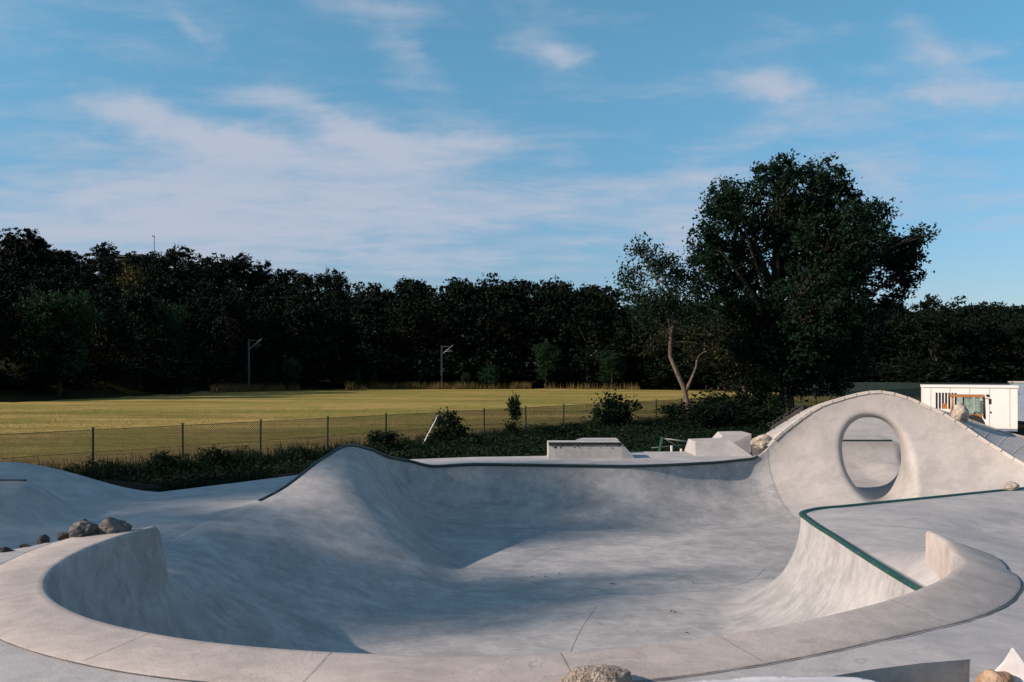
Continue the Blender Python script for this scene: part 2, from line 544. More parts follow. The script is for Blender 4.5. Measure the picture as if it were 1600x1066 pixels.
#        Px     Py     Pz    Qx    Qy    blend  outer  zouter
KEYS = [
    (0.20, 5.68, .80, .20, 7.9, 0, .35, .765),
    (-1.14, 5.70, .80, -.9, 7.9, 0, .35, .765),
    (-2.68, 6.10, .80, -1.9, 8.1, 0, .35, .765),
    (-3.55, 6.60, .80, -2.3, 8.4, 0, .35, .765),
    (-4.20, 7.25, .80, -2.65, 8.8, 0, .35, .765),
    (-4.62, 8.06, .80, -2.85, 9.2, 0, .35, .765),
    (-4.78, 8.93, .80, -3.0, 9.6, 0, .35, .765),
    (-4.72, 9.80, .80, -3.05, 10.1, 0, .30, .72),
    (-4.60, 10.38, .78, -3.0, 10.5, 0, .20, .70),
    (-4.64, 10.72, .28, -3.0, 10.8, .1, .20, .24),
    (-4.85, 11.2, -.05, -2.9, 11.3, .5, .25, -.06),
    (-5.5, 12.5, -.20, -2.6, 12.1, 1, .3, -.17),
    (-6.0, 14.3, -.18, -2.2, 13.1, 1, .3, -.14),
    (-5.55, 16.8, -.03, -1.4, 14.3, .95, .3, -.07),
    (-5.12, 17.55, .17, -.9, 14.95, .9, .5, -.05),
    (-4.45, 18.8, .74, -.75, 15.7, .75, .8, -.02),
    (-4.05, 19.6, .97, -.85, 16.9, .6, .9, 0),
    (-3.75, 20.8, .78, -1.35, 18.9, .45, .8, 0),
    (-3.4, 22.2, .42, -1.55, 20.5, .2, .5, 0),
    (-3.0, 23.6, .15, -1.35, 21.5, .05, .3, .02),
    (-2.3, 24.1, -.06, -.9, 22.0, 0, .3, -.03),
    (-.97, 24.1, .0, -.2, 21.9, 0, .3, .0),
    (1.14, 23.85, 0, 1.5, 21.6, 0, .3, 0),
    (3.78, 23.70, 0, 3.9, 21.4, 0, .3, 0),
    (6.0, 24.45, 0, 6.0, 21.9, 0, .3, 0),
    (7.5, 25.1, .05, 7.6, 22.1, 0, .3, .03),
    (8.6, 25.2, .90, 8.7, 22.1, 0, .3, .03),
    (9.8, 25.0, 1.75, 9.8, 21.9, 0, .3, .03),
    (11.3, 24.6, 2.14, 11.1, 21.5, 0, .3, .03),
    (12.8, 23.95, 1.55, 12.2, 21.0, 0, .3, .03),
    (14.0, 23.1, .55, 13.1, 20.5, 0, .3, .03),
    (14.7, 22.4, .05, 13.6, 20.2, 0, .3, .03),
    (15.4, 21.0, .05, 13.9, 19.9, 0, .3, .05),
    (15.0, 19.3, .20, 13.3, 19.75, 0, .2, .2),
    (13.2, 18.55, .20, 12.2, 19.9, 0, .2, .2),
    (11.4, 17.76, .20, 10.5, 19.4, 0, .2, .2),
    (8.5, 16.38, .20, 7.8, 17.9, 0, .2, .2),
    (6.5, 15.43, .20, 5.9, 17.0, 0, .15, .2),
    (5.65, 15.02, .20, 4.9, 16.4, 0, .12, .2),
    (5.28, 14.62, .20, 4.3, 15.7, 0, .12, .2),
    (5.19, 14.1, .20, 3.7, 14.6, 0, .12, .2),
    (5.05, 12.5, .20, 3.0, 12.7, 0, .15, .2),
    (4.90, 10.6, .20, 2.6, 10.8, 0, .15, .2),
    (4.85, 9.60, .20, 2.4, 9.8, 0, .15, .2),
    (4.85, 8.95, .22, 2.4, 9.5, 0, .15, .21),
    (4.84, 8.80, .78, 2.4, 9.4, 0, .20, .65),
    (4.70, 8.42, .80, 2.35, 9.2, 0, .30, .65),
    (4.39, 8.00, .80, 2.2, 8.9, 0, .35, .65),
    (3.59, 7.25, .80, 1.95, 8.5, 0, .35, .70),
    (2.63, 6.60, .80, 1.5, 8.2, 0, .35, .75),
    (1.72, 6.13, .80, 1.1, 8.0, 0, .35, .765),
    (.93, 5.84, .80, .6, 7.9, 0, .35, .765),
]
KA = np.array(KEYS)
NK = len(KA)


def catmull(A, t):
    i = int(math.floor(t)) % NK
    f = t - math.floor(t)
    p0, p1, p2, p3 = A[(i - 1) % NK], A[i], A[(i + 1) % NK], A[(i + 2) % NK]
    # chord-aware tangents
    d0 = max(np.linalg.norm((p1 - p0)[:2]), 1e-3)
    d1 = max(np.linalg.norm((p2 - p1)[:2]), 1e-3)
    d2 = max(np.linalg.norm((p3 - p2)[:2]), 1e-3)
    m1 = ((p1 - p0) / d0 * d1 + (p2 - p1) / d1 * d0) / (d0 + d1) * d1
    m2 = ((p2 - p1) / d1 * d2 + (p3 - p2) / d2 * d1) / (d1 + d2) * d1
    f2, f3 = f * f, f * f * f
    return (2 * f3 - 3 * f2 + 1) * p1 + (f3 - 2 * f2 + f) * m1 + (-2 * f3 + 3 * f2) * p2 + (f3 - f2) * m2


def smooth_lin(v, t):
    i = int(math.floor(t)) % NK
    f = t - math.floor(t)
    # monotone cubic
    y0, y1, y2, y3 = v[(i - 1) % NK], v[i], v[(i + 1) % NK], v[(i + 2) % NK]
    x = [np.linalg.norm(KA[(i + a) % NK][:2] - KA[(i + a + 1) % NK][:2]) for a in (-1, 0, 1)]
    s0, s1, s2 = (y1 - y0) / x[0], (y2 - y1) / x[1], (y3 - y2) / x[2]

    def tang(a, b, wa, wb):
        if a * b <= 0: return 0.0
        return (wa + wb) * 3 / ((2 * wb + wa) / a + (wb + 2 * wa) / b)
    m1, m2 = tang(s0, s1, x[0], x[1]) * x[1], tang(s1, s2, x[1], x[2]) * x[1]
    f2, f3 = f * f, f * f * f
    return (2 * f3 - 3 * f2 + 1) * y1 + (f3 - 2 * f2 + f) * m1 + (-2 * f3 + 3 * f2) * y2 + (f3 - f2) * m2


def rimP(t):
    xy = catmull(KA[:, :2], t)
    return np.array([xy[0], xy[1], smooth_lin(KA[:, 2], t)])


def footQ(t):
    # the floor edge follows its own smooth line
    xy = catmull(KA[:, 3:5], t)
    return np.array([xy[0], xy[1], FLOOR])


def rim_normal(t):
    a, b = catmull(KA[:, :2], t - 0.12), catmull(KA[:, :2], t + 0.12)
    d = b - a
    d /= np.linalg.norm(d)
    n = np.array([-d[1], d[0]])         # running clockwise-left: outward side chosen below
    q = footQ(t)[:2] - catmull(KA[:, :2], t)
    if n @ q > 0: n = -n
    return n


def bowl_pt(t, s, P=None, Q=None, b=None):
    if P is None:
        P, Q, b = rimP(t), footQ(t), smooth_lin(KA[:, 5], t)
    th = s * math.pi / 2
    hx = (1 - b) * (1 - math.cos(th)) + b * s
    hz = (1 - b) * math.sin(th) + b * (s * s * (3 - 2 * s))
    p = P + (Q - P) * hx
    return np.array([p[0], p[1], P[2] + (FLOOR - P[2]) * hz])


def key_t(i, step=0.09):
    """samples along the rim inside key interval i"""
    L = np.linalg.norm(KA[i % NK][:2] - KA[(i + 1) % NK][:2])
    n = max(2, int(math.ceil(L / step)))
    return [i + k / n for k in range(n)]


WALL_A, WALL_B = 25.55, 31.2        # key range of the wall with the round opening
TS = []
for i in range(NK): TS += key_t(i)
TS = np.array(TS)
NS = 44
SV = np.linspace(0, 1, NS + 1)

band_ts = lambda a, b, step=0.09: [t for i in range(int(a), int(b) + 1) for t in key_t(i, step) if a <= t <= b]

# --- deck heights
rim_poly = np.array([rimP(t) for t in TS])
near_mask = np.array([(t <= 8.3) or (t >= 44.9) for t in TS])
near_poly = rim_poly[near_mask][:, :2]


def sstep(a, b, x):
    k = np.clip((x - a) / (b - a), 0, 1)
    return k * k * (3 - 2 * k)


def deck_h(x, y):
    x = np.asarray(x, float); y = np.asarray(y, float)
    d = np.sqrt(((x[..., None] - near_poly[:, 0]) ** 2 + (y[..., None] - near_poly[:, 1]) ** 2)).min(-1)
    d = d + (np.maximum(y - 8.9, 0) * .55 + np.maximum(y - 10.3, 0) * 2.0) * (x < 0)
    left = -0.12 + 0.55 * sstep(8.6, 5.2, y) + 0.10 * sstep(17, 22, y)
    right = 0.2 + 0.42 * sstep(13, 6, y) * sstep(9.5, 5.0, x)
    right = right * sstep(24.5, 20, y)
    base = left + (right - left) * sstep(-2, 3.5, x) * sstep(21, 18, y) * (x > -3) + 0
    far = sstep(21, 24, y)
    base = base * (1 - far) + (0.0) * far
    wl = sstep(1.24, 1.08, d)                       # sharp step on the left
    wr = sstep(2.6, 0.75, d) * 0.9 + 0.1 * sstep(0.9, 0.6, d)
    k = sstep(-1.5, 1.0, x)
    w = wl * (1 - k) + wr * k
    near = sstep(5.4, 4.6, y) * sstep(-3.4, -2.2, x)
    w = np.maximum(w, near * sstep(9, 3, x))
    top = .765 - .132 * sstep(2.6, 5.0, x)
    h = base + (top - base) * w
    # bank at the far left
    ridge = sstep(-8.3, -12.0, x) * 0.82
    face = sstep(16.2, 18.9, y)
    h = h + ridge * face * (x < -8)
    # the hip in front of it
    hx = sstep(-8.6, -9.8, x)
    hy = sstep(13.6, 15.9, y) * sstep(16.9, 16.1, y)
    h = h + 0.72 * np.minimum(hx, 1) * hy * (x < -8)
    # shallow dish in the platform on the right
    h = h - .24 * sstep(6.4, 8.8, x) * sstep(0, .9, 13.9 + (x - 6.5) * .58 - y) * sstep(9.2, 10.6, y)
    return h


def P2(o): return [float(v) for v in o]


# --- skate bowl surface
def build_bowl():
    ts = [t for t in TS if not (WALL_A < t < WALL_B)]
    ts = [t for t in ts if t >= WALL_B] + [t for t in ts if t <= WALL_A]
    ts = [WALL_B] + ts + [WALL_A]
    rows = []
    outer = []
    for t in ts:
        P, Q, b = rimP(t), footQ(t), smooth_lin(KA[:, 5], t)
        n = rim_normal(t)
        o, zo = smooth_lin(KA[:, 6], t), smooth_lin(KA[:, 7], t)
        row = []
        O = np.array([P[0] + n[0] * o, P[1] + n[1] * o, zo])
        rr = 0.03
        for k in (1.0, 0.72, 0.45, 0.2):
            e = o * k
            zz = P[2] + (zo - P[2]) * sstep(0, 1, k) if b > 0.3 else P[2] + (zo - P[2]) * k
            row.append((P[0] + n[0] * e, P[1] + n[1] * e, zz))
        row.append((P[0] + n[0] * rr, P[1] + n[1] * rr, P[2] - 0.001))
        row.append((P[0] + n[0] * rr * .3, P[1] + n[1] * rr * .3, P[2] - rr * .3))
        nrm = np.linalg.norm((Q - P)[:2])
        for s in SV:
            p = bowl_pt(t, s, P, Q, b)
            if b < 0.3: p[2] -= rr * (1 - s) ** 8
            row.append(p)
        outer.append(O)
        rows.append(row)
    A = np.array(rows)
    nt, nr = A.shape[:2]
    V = A.reshape(-1, 3)
    idx = np.arange(nt * nr).reshape(nt, nr)
    F = np.stack([idx[:-1, :-1], idx[1:, :-1], idx[1:, 1:], idx[:-1, 1:]], -1).reshape(-1, 4)
    me = mesh_np("skate_bowl", V, F[:, ::-1], M['bowl'], smooth=True)
    bowl = tag(link("skate_bowl", me), "smooth grey concrete skate bowl with curved walls and steep hump", kind='structure')
    # floor
    qs = np.array([footQ(t) for t in TS])
    pts = [Vector((q[0], q[1])) for q in qs]
    n = len(pts)
    res = delaunay_2d_cdt(pts, [], [list(range(n))], 1, 1e-5)
    V = [(v.x, v.y, FLOOR + 0.0005) for v in res[0]]
    me = mesh_np("bowl_floor", V, [list(f) for f in res[2]], M['bowl'], smooth=True)
    link("bowl_floor", me, bowl)
    return bowl, np.array(outer), ts


BOWL, OUTER, OTS = build_bowl()


def ribbon(name, pts, width, mat, parent, nrm=None, lift=0.004):
    """thin filled joint following a line of points"""
    pts = [Vector(p) for p in pts]
    V, F = [], []
    for i, p in enumerate(pts):
        d = (pts[min(i + 1, len(pts) - 1)] - pts[max(i - 1, 0)]).normalized()
        n = Vector(nrm[i]) if nrm is not None else Vector((0, 0, 1))
        s = d.cross(n).normalized() * width / 2
        wob = 1 + 0.35 * math.sin(i * 1.7) * math.sin(i * .43)
        V += [p + n * lift + s * wob, p + n * lift - s * wob]
        if i: F.append((2 * i - 2, 2 * i, 2 * i + 1, 2 * i - 1))
    return link(name, mesh_np(name, V, F, mat), parent)


def bowl_joint(line):
    """joint along (t, s) points on the curved wall"""
    pts, nr = [], []
    for t, s in line:
        p = bowl_pt(t, s)
        a, b = bowl_pt(t + .03, s), bowl_pt(t, min(s + .03, 1))
        n = np.cross(a - bowl_pt(t - .03, s), b - bowl_pt(t, max(s - .03, 0)))
        n = n / (np.linalg.norm(n) + 1e-9)
        if n[2] < 0: n = -n
        pts.append(p); nr.append(n)
    return ribbon("joint", pts, 0.008, M['joint'], BOWL, nr)


S_ = lambda a, b, n=24: [a + (b - a) * i / n for i in range(n + 1)]
bowl_joint([(25.5, s) for s in S_(.02, .99)])
bowl_joint([(22.9, s) for s in S_(.85, .99)])
bowl_joint([(t, .99) for t in S_(20.3, 24.6, 60)])


def floor_joint(a, b, bend=0.0):
    a, b = np.array(a), np.array(b)
    d = b - a
    n = np.array([-d[1], d[0]])
    ribbon("joint", [(*(a + d * k + n * bend * math.sin(k * math.pi)), FLOOR + .0005) for k in S_(0, 1, 30)], 0.0055, M['joint'], BOWL)


floor_joint((-.27, 16.8), (1.43, 20.2))
floor_joint((2.6, 15.6), (4.6, 17.9))
floor_joint((.85, 12.0), (1.55, 14.6), .02)
floor_joint((-.2, 16.9), (2.6, 15.4), -.12)
floor_joint((2.6, 15.4), (5.6, 17.6), -.16)

# debris lying on the bowl floor
leaf_spots = [(832, 902, 4.0), (852, 902, 3), (874, 897, 3.5), (957, 913, 6), (1083, 911, 4), (1050, 956, 6), (1073, 990, 4), (935, 975, 3)]
for i, (x, y, s) in enumerate(leaf_spots):
    d = (CAMZ - FLOOR - .01) * FPX / (y - HOR)
    c = px(x, y, d)
    w = s * d / FPX
    a = random.random() * 3
    mb = MB()
    for k in range(2):
        mb.poly([c + Vector((math.cos(a) * u * w - math.sin(a) * v * w * .35, math.sin(a) * u * w + math.cos(a) * v * w * .35, .012 + .02 * abs(v) * (k * .5 + .5)))
                 for u, v in ((-1, 0), (0, -1 if k else 0), (1, 0), (0, 0 if k else 1))])
    o = mb.build("dead_leaf", M['rockdark'])
    tag(o, "small dark dead leaf lying on the floor of the bowl", "leaf", "dead leaves on the bowl floor")

# ------------------------------------------------------------------ decks round the bowl
def poly_inside(P, X, Y):
    P = np.asarray(P)
    ins = np.zeros(X.shape, bool)
    j = len(P) - 1
    for i in range(len(P)):
        xi, yi, xj, yj = P[i, 0], P[i, 1], P[j, 0], P[j, 1]
        c = ((yi > Y) != (yj > Y)) & (X < (xj - xi) * (Y - yi) / (yj - yi + 1e-12) + xi)
        ins ^= c
        j = i
    return ins


def resample(P, step):
    out = []
    for a, b in zip(P, P[1:]):
        a, b = np.array(a, float), np.array(b, float)
        n = max(1, int(np.linalg.norm(b[:2] - a[:2]) / step))
        for k in range(n): out.append(a + (b - a) * k / n)
    out.append(np.array(P[-1], float))
    return out


def build_deck():
    # outer edge, from right of the wall clockwise seen from above to left of the wall
    edge = [(15.6, 24.6), (22.5, 26.0), (24, 20), (24, -3), (2.6, -3), (2.6, 4.5), (2.97, 5.2), (3.31, 5.78), (2.46, 5.50), (1.3, 5.06), (1.0, 4.4), (1.0, -3), (-15, -3),
            (-15, 18.3), (-12.6, 18.5), (-11.8, 18.6), (-10.3, 18.9), (-9.2, 19.0), (-8.4, 19.05), (-7.0, 20.4), (-5.6, 21.95), (-4.6, 23.6), (-3.2, 25.4), (-1.2, 26.1), (1.1, 26.4), (1.5, 27.6), (4.2, 27.8), (7.1, 27.9), (8.3, 27.0)]
    edge = resample(edge, .35)
    B = [np.array([p[0], p[1]]) for p in edge]
    O = OUTER[::-1]                       # from WALL_A back round to WALL_B
    ring = [np.array([p[0], p[1], p[2]]) for p in O]
    poly = B + [r[:2] for r in ring]
    nB = len(B)
    zs = {}
    X, Y = np.meshgrid(np.arange(-15, 24, .3), np.arange(-3, 28, .3))
    X2, Y2 = np.meshgrid(np.arange(-14.9, -7.5, .13), np.arange(13.2, 19, .13))
    ang = []
    for e in (1.04, 1.10, 1.17, 1.25, 1.3):
        for t in band_ts(0, 9, .1):
            n = rim_normal(t); p = rimP(t)
            e2 = max(e - max(p[1] + n[1] * e - 8.9, 0) * .55, .3)
            ang.append((p[0] + n[0] * e2, p[1] + n[1] * e2))
    ang = np.array(ang)
    X = np.concatenate([X.ravel(), X2.ravel(), ang[:, 0]]) + RNG.normal(0, .004, X.size + X2.size + len(ang))
    Y = np.concatenate([Y.ravel(), Y2.ravel(), ang[:, 1]]) + RNG.normal(0, .004, X.size)
    ok = poly_inside(poly, X, Y)
    P_ = np.array(poly)
    # keep clear of the boundary
    dm = np.full(X.shape, 9.0)
    for p in P_[::2]: dm = np.minimum(dm, (X - p[0]) ** 2 + (Y - p[1]) ** 2)
    ok &= dm > .07 ** 2
    pts = [Vector(P2(p)) for p in poly] + [Vector((float(a), float(b))) for a, b in zip(X[ok], Y[ok])]
    n = len(poly)
    res = delaunay_2d_cdt(pts, [], [list(range(n))], 1, 1e-4)
    V2 = np.array([(v.x, v.y) for v in res[0]])
    Z = deck_h(V2[:, 0], V2[:, 1])
    for i, org in enumerate(res[3]):
        for k in org:
            if nB <= k < n:
                Z[i] = ring[k - nB][2]
    # blend neighbouring heights towards the ring so the seam is soft
    R_ = np.array(ring)
    for i in range(len(V2)):
        d2 = (R_[:, 0] - V2[i, 0]) ** 2 + (R_[:, 1] - V2[i, 1]) ** 2
        j = d2.argmin()
        d = math.sqrt(d2[j])
        if d < .28:
            w = float(sstep(.28, 0, d))
            Z[i] = Z[i] * (1 - w) + R_[j, 2] * w
    V = np.column_stack([V2, Z])
    me = mesh_np("skatepark_deck", V, [list(f) for f in res[2]], M['deck'], smooth=True)
    me.set_sharp_from_angle(angle=R(38))
    deck = tag(link("skatepark_deck", me), "pale concrete deck round the skate bowl", kind='structure')
    # slab edge
    V, F = [], []
    for p in B:
        h = float(deck_h(p[0], p[1]))
        V += [(p[0], p[1], h - .0005), (p[0], p[1], min(h, 0) - 1.0)]
    for i in range(len(B) - 1): F.append((2 * i, 2 * i + 1, 2 * i + 3, 2 * i + 2))
    link("slab_edge", mesh_np("slab_edge", V, F, M['deck']), deck)
    return deck, B


DECK, DECK_EDGE = build_deck()


def deck_joint(pts, w=.014, lift=.005):
    pts = resample([np.array(p) for p in pts], .1)
    P3 = [(p[0], p[1], float(deck_h(p[0], p[1])) + lift) for p in pts]
    ribbon("joint", P3, w, M['joint'], DECK)


deck_joint([(-8.3, 17.9), (-7.7, 18.2), (-7.0, 18.9)])
deck_joint([(6.0, 13.5), (7.2, 13.1), (8.6, 12.3), (10.5, 11.2)], .012)

# thin dark line where the floor of the left deck meets the hip
hipln = [(x, 16.02, float(deck_h(x, 16.02)) + .0) for x in np.linspace(-14.5, -9.75, 30)]
mb = MB(); mb.tube(hipln, .04, 6); mb.build("coping", M['darksteel'], DECK, 40)


# raised rim round the near half of the bowl
def build_rim():
    ts = [t for t in band_ts(44.98, NK - .001, .07)] + [t for t in band_ts(0, 8.35, .07)]
    path = [(rimP(t), rim_normal(t)) for t in ts]
    # the right end runs on past the green coping
    ext = [((5.20, 10.0), (1, -.05)), ((5.19, 9.85), (1, -.08)), ((5.165, 9.7), (1, -.12)), ((5.13, 9.55), (1, -.18)), ((5.09, 9.4), (1, -.24)), ((5.04, 9.24), (1, -.30)), ((4.985, 9.08), (1, -.34)), ((4.92, 8.93), (1, -.4)), ((4.87, 8.84), (1, -.45))]
    path = [(np.array([*p, .80]), np.array(n) / np.linalg.norm(n)) for p, n in ext] + [q for q in path if not (q[0][1] > 8.79 and q[0][0] > 0)]
    N = len(path)
    # soften the run of normals
    nn = np.array([p[1] for p in path])
    for _ in range(14):
        nn[1:-1] = (nn[:-2] + nn[1:-1] * 2 + nn[2:]) / 4
        nn /= np.linalg.norm(nn, axis=1)[:, None]
    rows = []
    dist = np.cumsum([0] + [np.linalg.norm(path[i + 1][0][:2] - path[i][0][:2]) for i in range(N - 1)])
    T = dist[-1]
    for i, ((P, _), n) in enumerate(zip(path, nn)):
        if i < len(ext): P = P - np.array([n[0], n[1], 0]) * .03
        w = .55 + .08 * sstep(-1, 2.5, -P[0])
        endk = min(1, (.40 + dist[i] / .9)) * min(1, .30 + (T - dist[i]) / .9)
        w *= endk
        right = float(sstep(2.2, 4.6, P[0]))
        drop = .02 + .11 * right
        z = P[2]
        prof = [(.004, -.62 * right - .06), (.002, -.035), (.012, -.010), (.035, .004), (.09, .004), (w * .45, -drop * .35), (w - .02, -drop), (w, -drop - .012), (w + .004, -drop - .10 - .25 * right)]
        rows.append([(P[0] + n[0] * a, P[1] + n[1] * a, z + b) for a, b in prof])
    A = np.array(rows)
    nt, nr = A.shape[:2]
    idx = np.arange(nt * nr).reshape(nt, nr)
    F = np.stack([idx[:-1, :-1], idx[1:, :-1], idx[1:, 1:], idx[:-1, 1:]], -1).reshape(-1, 4)
    V = A.reshape(-1, 3)
    me = mesh_np("raised_rim", V, F, M['band'], smooth=True)
    bm = bmesh.new(); bm.from_mesh(me); bm.verts.ensure_lookup_table()
    for row in (idx[0], idx[-1]):
        bm.faces.new([bm.verts[int(k)] for k in row])
    bmesh.ops.recalc_face_normals(bm, faces=bm.faces)
    bm.to_mesh(me); bm.free()
    me.set_sharp_from_angle(angle=R(50))
    o = tag(link("raised_rim", me), "raised curved concrete rim sweeping round the near edge of the skate bowl", "rim")
    # hairline joints across and along the rim
    for f in (.10, .24, .37, .455, .56, .66, .78, .9):
        i = int(np.argmin(abs(dist - T * f)))
        pts = [V[i * nr + k] + np.array([0, 0, .0]) for k in (3, 4, 5, 6)]
        pts = resample(pts, .03)
        ribbon("joint", pts, .004, M['joint'], o)
    # groove along the outer edge of the rim
    pts = [tuple(V[i * nr + 7] + np.array([nn[i][0] * .012, nn[i][1] * .012, -.015])) for i in range(0, N)]
    pts = [(p[0], p[1], max(p[2], float(deck_h(p[0], p[1])) + .008)) for p in pts]
    ribbon("joint", pts, .011, M['joint'], o)
    return o


RIM = build_rim()


# copings
def coping(name, a, b, mat, label, r=.04, plate=True, up=.015):
    ts = [t for t in band_ts(a, b, .12)]
    pts = [rimP(t) for t in ts]
    o = thing(name, label, "coping", tuple(pts[0]))
    c = np.array(pts[0])
    mb = MB(); mb.tube([p - c + np.array([0, 0, up - r * .55]) for p in pts], r, 10)
    mb.build("coping_tube", mat, o, 40)
    if plate:
        V, F = [], []
        for i, t in enumerate(ts):
            n = rim_normal(t); p = rimP(t) - c
            V += [(p[0] + n[0] * .05, p[1] + n[1] * .05, p[2] + .008), (p[0] + n[0] * .088, p[1] + n[1] * .088, p[2] + .008), (p[0] + n[0] * .088, p[1] + n[1] * .088, p[2] - .02)]
            if i:
                F += [(3 * i - 3, 3 * i, 3 * i + 1, 3 * i - 2), (3 * i - 2, 3 * i + 1, 3 * i + 2, 3 * i - 1)]
        link("coping_plate", mesh_np("coping_plate", V, F, mat), o)
    return o


coping("steel_coping", 33.6, 44.0, M['paintgreen'], "green painted steel coping edging the platform on the right of the bowl", .036)
coping("steel_coping", 13.35, 20.2, M['darksteel'], "dark steel coping running over the crest of the concrete hump", .045, False)
coping("steel_coping", 20.07, 25.2, M['darksteel'], "dark green steel coping along the far lip of the bowl", .045, False)


# ------------------------------------------------------------------ wall with the round opening
def build_wall():
    root = thing("concrete_wall", "tall wave shaped concrete wall pierced by an oval opening at the far right of the bowl", "wall", (11.3, 24.6, 0))
    org = np.array([11.3, 24.6, 0.0])
    N = 160
    us = np.linspace(WALL_A, WALL_B, N + 1)
    arc = np.cumsum([0] + [np.linalg.norm((rimP(b) - rimP(a))[:2]) for a, b in zip(us, us[1:])])
    L = arc[-1]
    t_of = lambda u: float(np.interp(u * L, arc, us))

    def crest_w(u): return 1.35 + 1.9 * float(sstep(.52, .98, u))

    def nrm(t):
        a, b = catmull(KA[:, :2], t - .9), catmull(KA[:, :2], t + .9)
        d = b - a; d /= np.linalg.norm(d)
        n = np.array([-d[1], d[0]])
        return n if n[1] > 0 else -n

    def front(u, v): return bowl_pt(t_of(u), v)

    def back(u, v):
        t = t_of(u); P = rimP(t); n = nrm(t)
        th = v * math.pi / 2
        zb = -1.3
        e = crest_w(u) + 1.1 * (1 - math.cos(th))
        zc = P[2] - .06 + .42 * float(sstep(.55, .95, u))
        return np.array([P[0] + n[0] * e, P[1] + n[1] * e, zc + (zb - zc) * math.sin(th)])

    # opening, in (along, height)
    uc = None
    best = 9
    for u in np.linspace(.3, .8, 400):
        p = front(u, .36)
        e = abs(p[0] / p[1] - (1370 - 800) / FPX)
        if e < best: best, uc = e, u
    zc, rx, rz = 0.10, .86, 1.25

    def hole(phi):
        c, s = math.cos(phi), math.sin(phi)
        k = (abs(c) ** 2.2 + abs(s) ** 2.2) ** (-1 / 2.2)
        u = uc + rx * c * k / L
        z = zc + rz * s * k
        t = t_of(u); zr = rimP(t)[2]
        return np.array([u, math.asin(min(max((zr - z) / (zr - FLOOR), 0), 1)) * 2 / math.pi])

    m = 44
    bnd = [(i / m, 0.) for i in range(m)] + [(1., i / m) for i in range(m)] + [(1 - i / m, 1.) for i in range(m)] + [(0., 1 - i / m) for i in range(m)]
    bnd = np.array(bnd)
    # angles shared out evenly, corner to corner
    cen = np.array([uc, hole(0)[1]])
    ph = []
    for b in bnd:
        d = b - cen
        ph.append(math.atan2(-d[1] * 2.4, d[0] * 3.2))
    ph = np.unwrap(np.array(ph))
    ev = np.linspace(ph[0], ph[0] - 2 * math.pi, len(ph), endpoint=False)
    ph = ph * .45 + ev * .55
    hol = np.array([hole(p) for p in ph])
    rr = np.concatenate([np.linspace(0, 1, 12) ** 1.6 * .10, np.linspace(.10, 1, 34)[1:]])
    nB, nR = len(bnd), len(rr)
    VF, VB = np.zeros((nB, nR, 3)), np.zeros((nB, nR, 3))
    fil = .36
    for i in range(nB):
        h0 = None
        for j, r in enumerate(rr):
            u, v = hol[i] + (bnd[i] - hol[i]) * r
            f, b = front(u, v), back(u, v)
            mid = (f + b) / 2
            if j == 0: h0 = f
            q = min(1, np.linalg.norm(f - h0) / fil)
            g = (1 - (1 - q) ** 2.9) ** (1 / 2.9) if q < 1 else 1.0
            VF[i, j] = mid + (f - mid) * g
            VB[i, j] = mid + (b - mid) * g
    idx = np.arange(nB * nR).reshape(nB, nR)
    nx = np.roll(idx, -1, axis=0)
    FF = np.stack([idx[:, :-1], idx[:, 1:], nx[:, 1:], nx[:, :-1]], -1).reshape(-1, 4)
    V = np.concatenate([VF.reshape(-1, 3), VB.reshape(-1, 3)]) - org
    F = np.concatenate([FF, (FF + nB * nR)[:, ::-1]])
    me = mesh_np("wall_face", V, F, M['wall'], smooth=True)
    bm = bmesh.new(); bm.from_mesh(me)
    bmesh.ops.remove_doubles(bm, verts=bm.verts, dist=.0008)
    bmesh.ops.recalc_face_normals(bm, faces=bm.faces)
    bm.to_mesh(me); bm.free()
    link("wall_face", me, root)
    # top
    V, F = [], []
    for k in range(N + 1):
        u = k / N
        f, b = front(u, 0), back(u, 0)
        for e in (0, .5, 1): V.append(f + (b - f) * e - org + np.array([0, 0, -.002]))
        if k:
            a = 3 * (k - 1); c = 3 * k
            F += [(a, c, c + 1, a + 1), (a + 1, c + 1, c + 2, a + 2)]
    link("wall_top", mesh_np("wall_top", V, F, M['deck'], smooth=True), root)
    # coping blocks along both edges of the top
    cache = None
    run = 0.36
    nblk = int(L * 1.12 / run)
    lens = np.cumsum([0] + [np.linalg.norm(rimP(b) - rimP(a)) for a, b in zip(us, us[1:])])
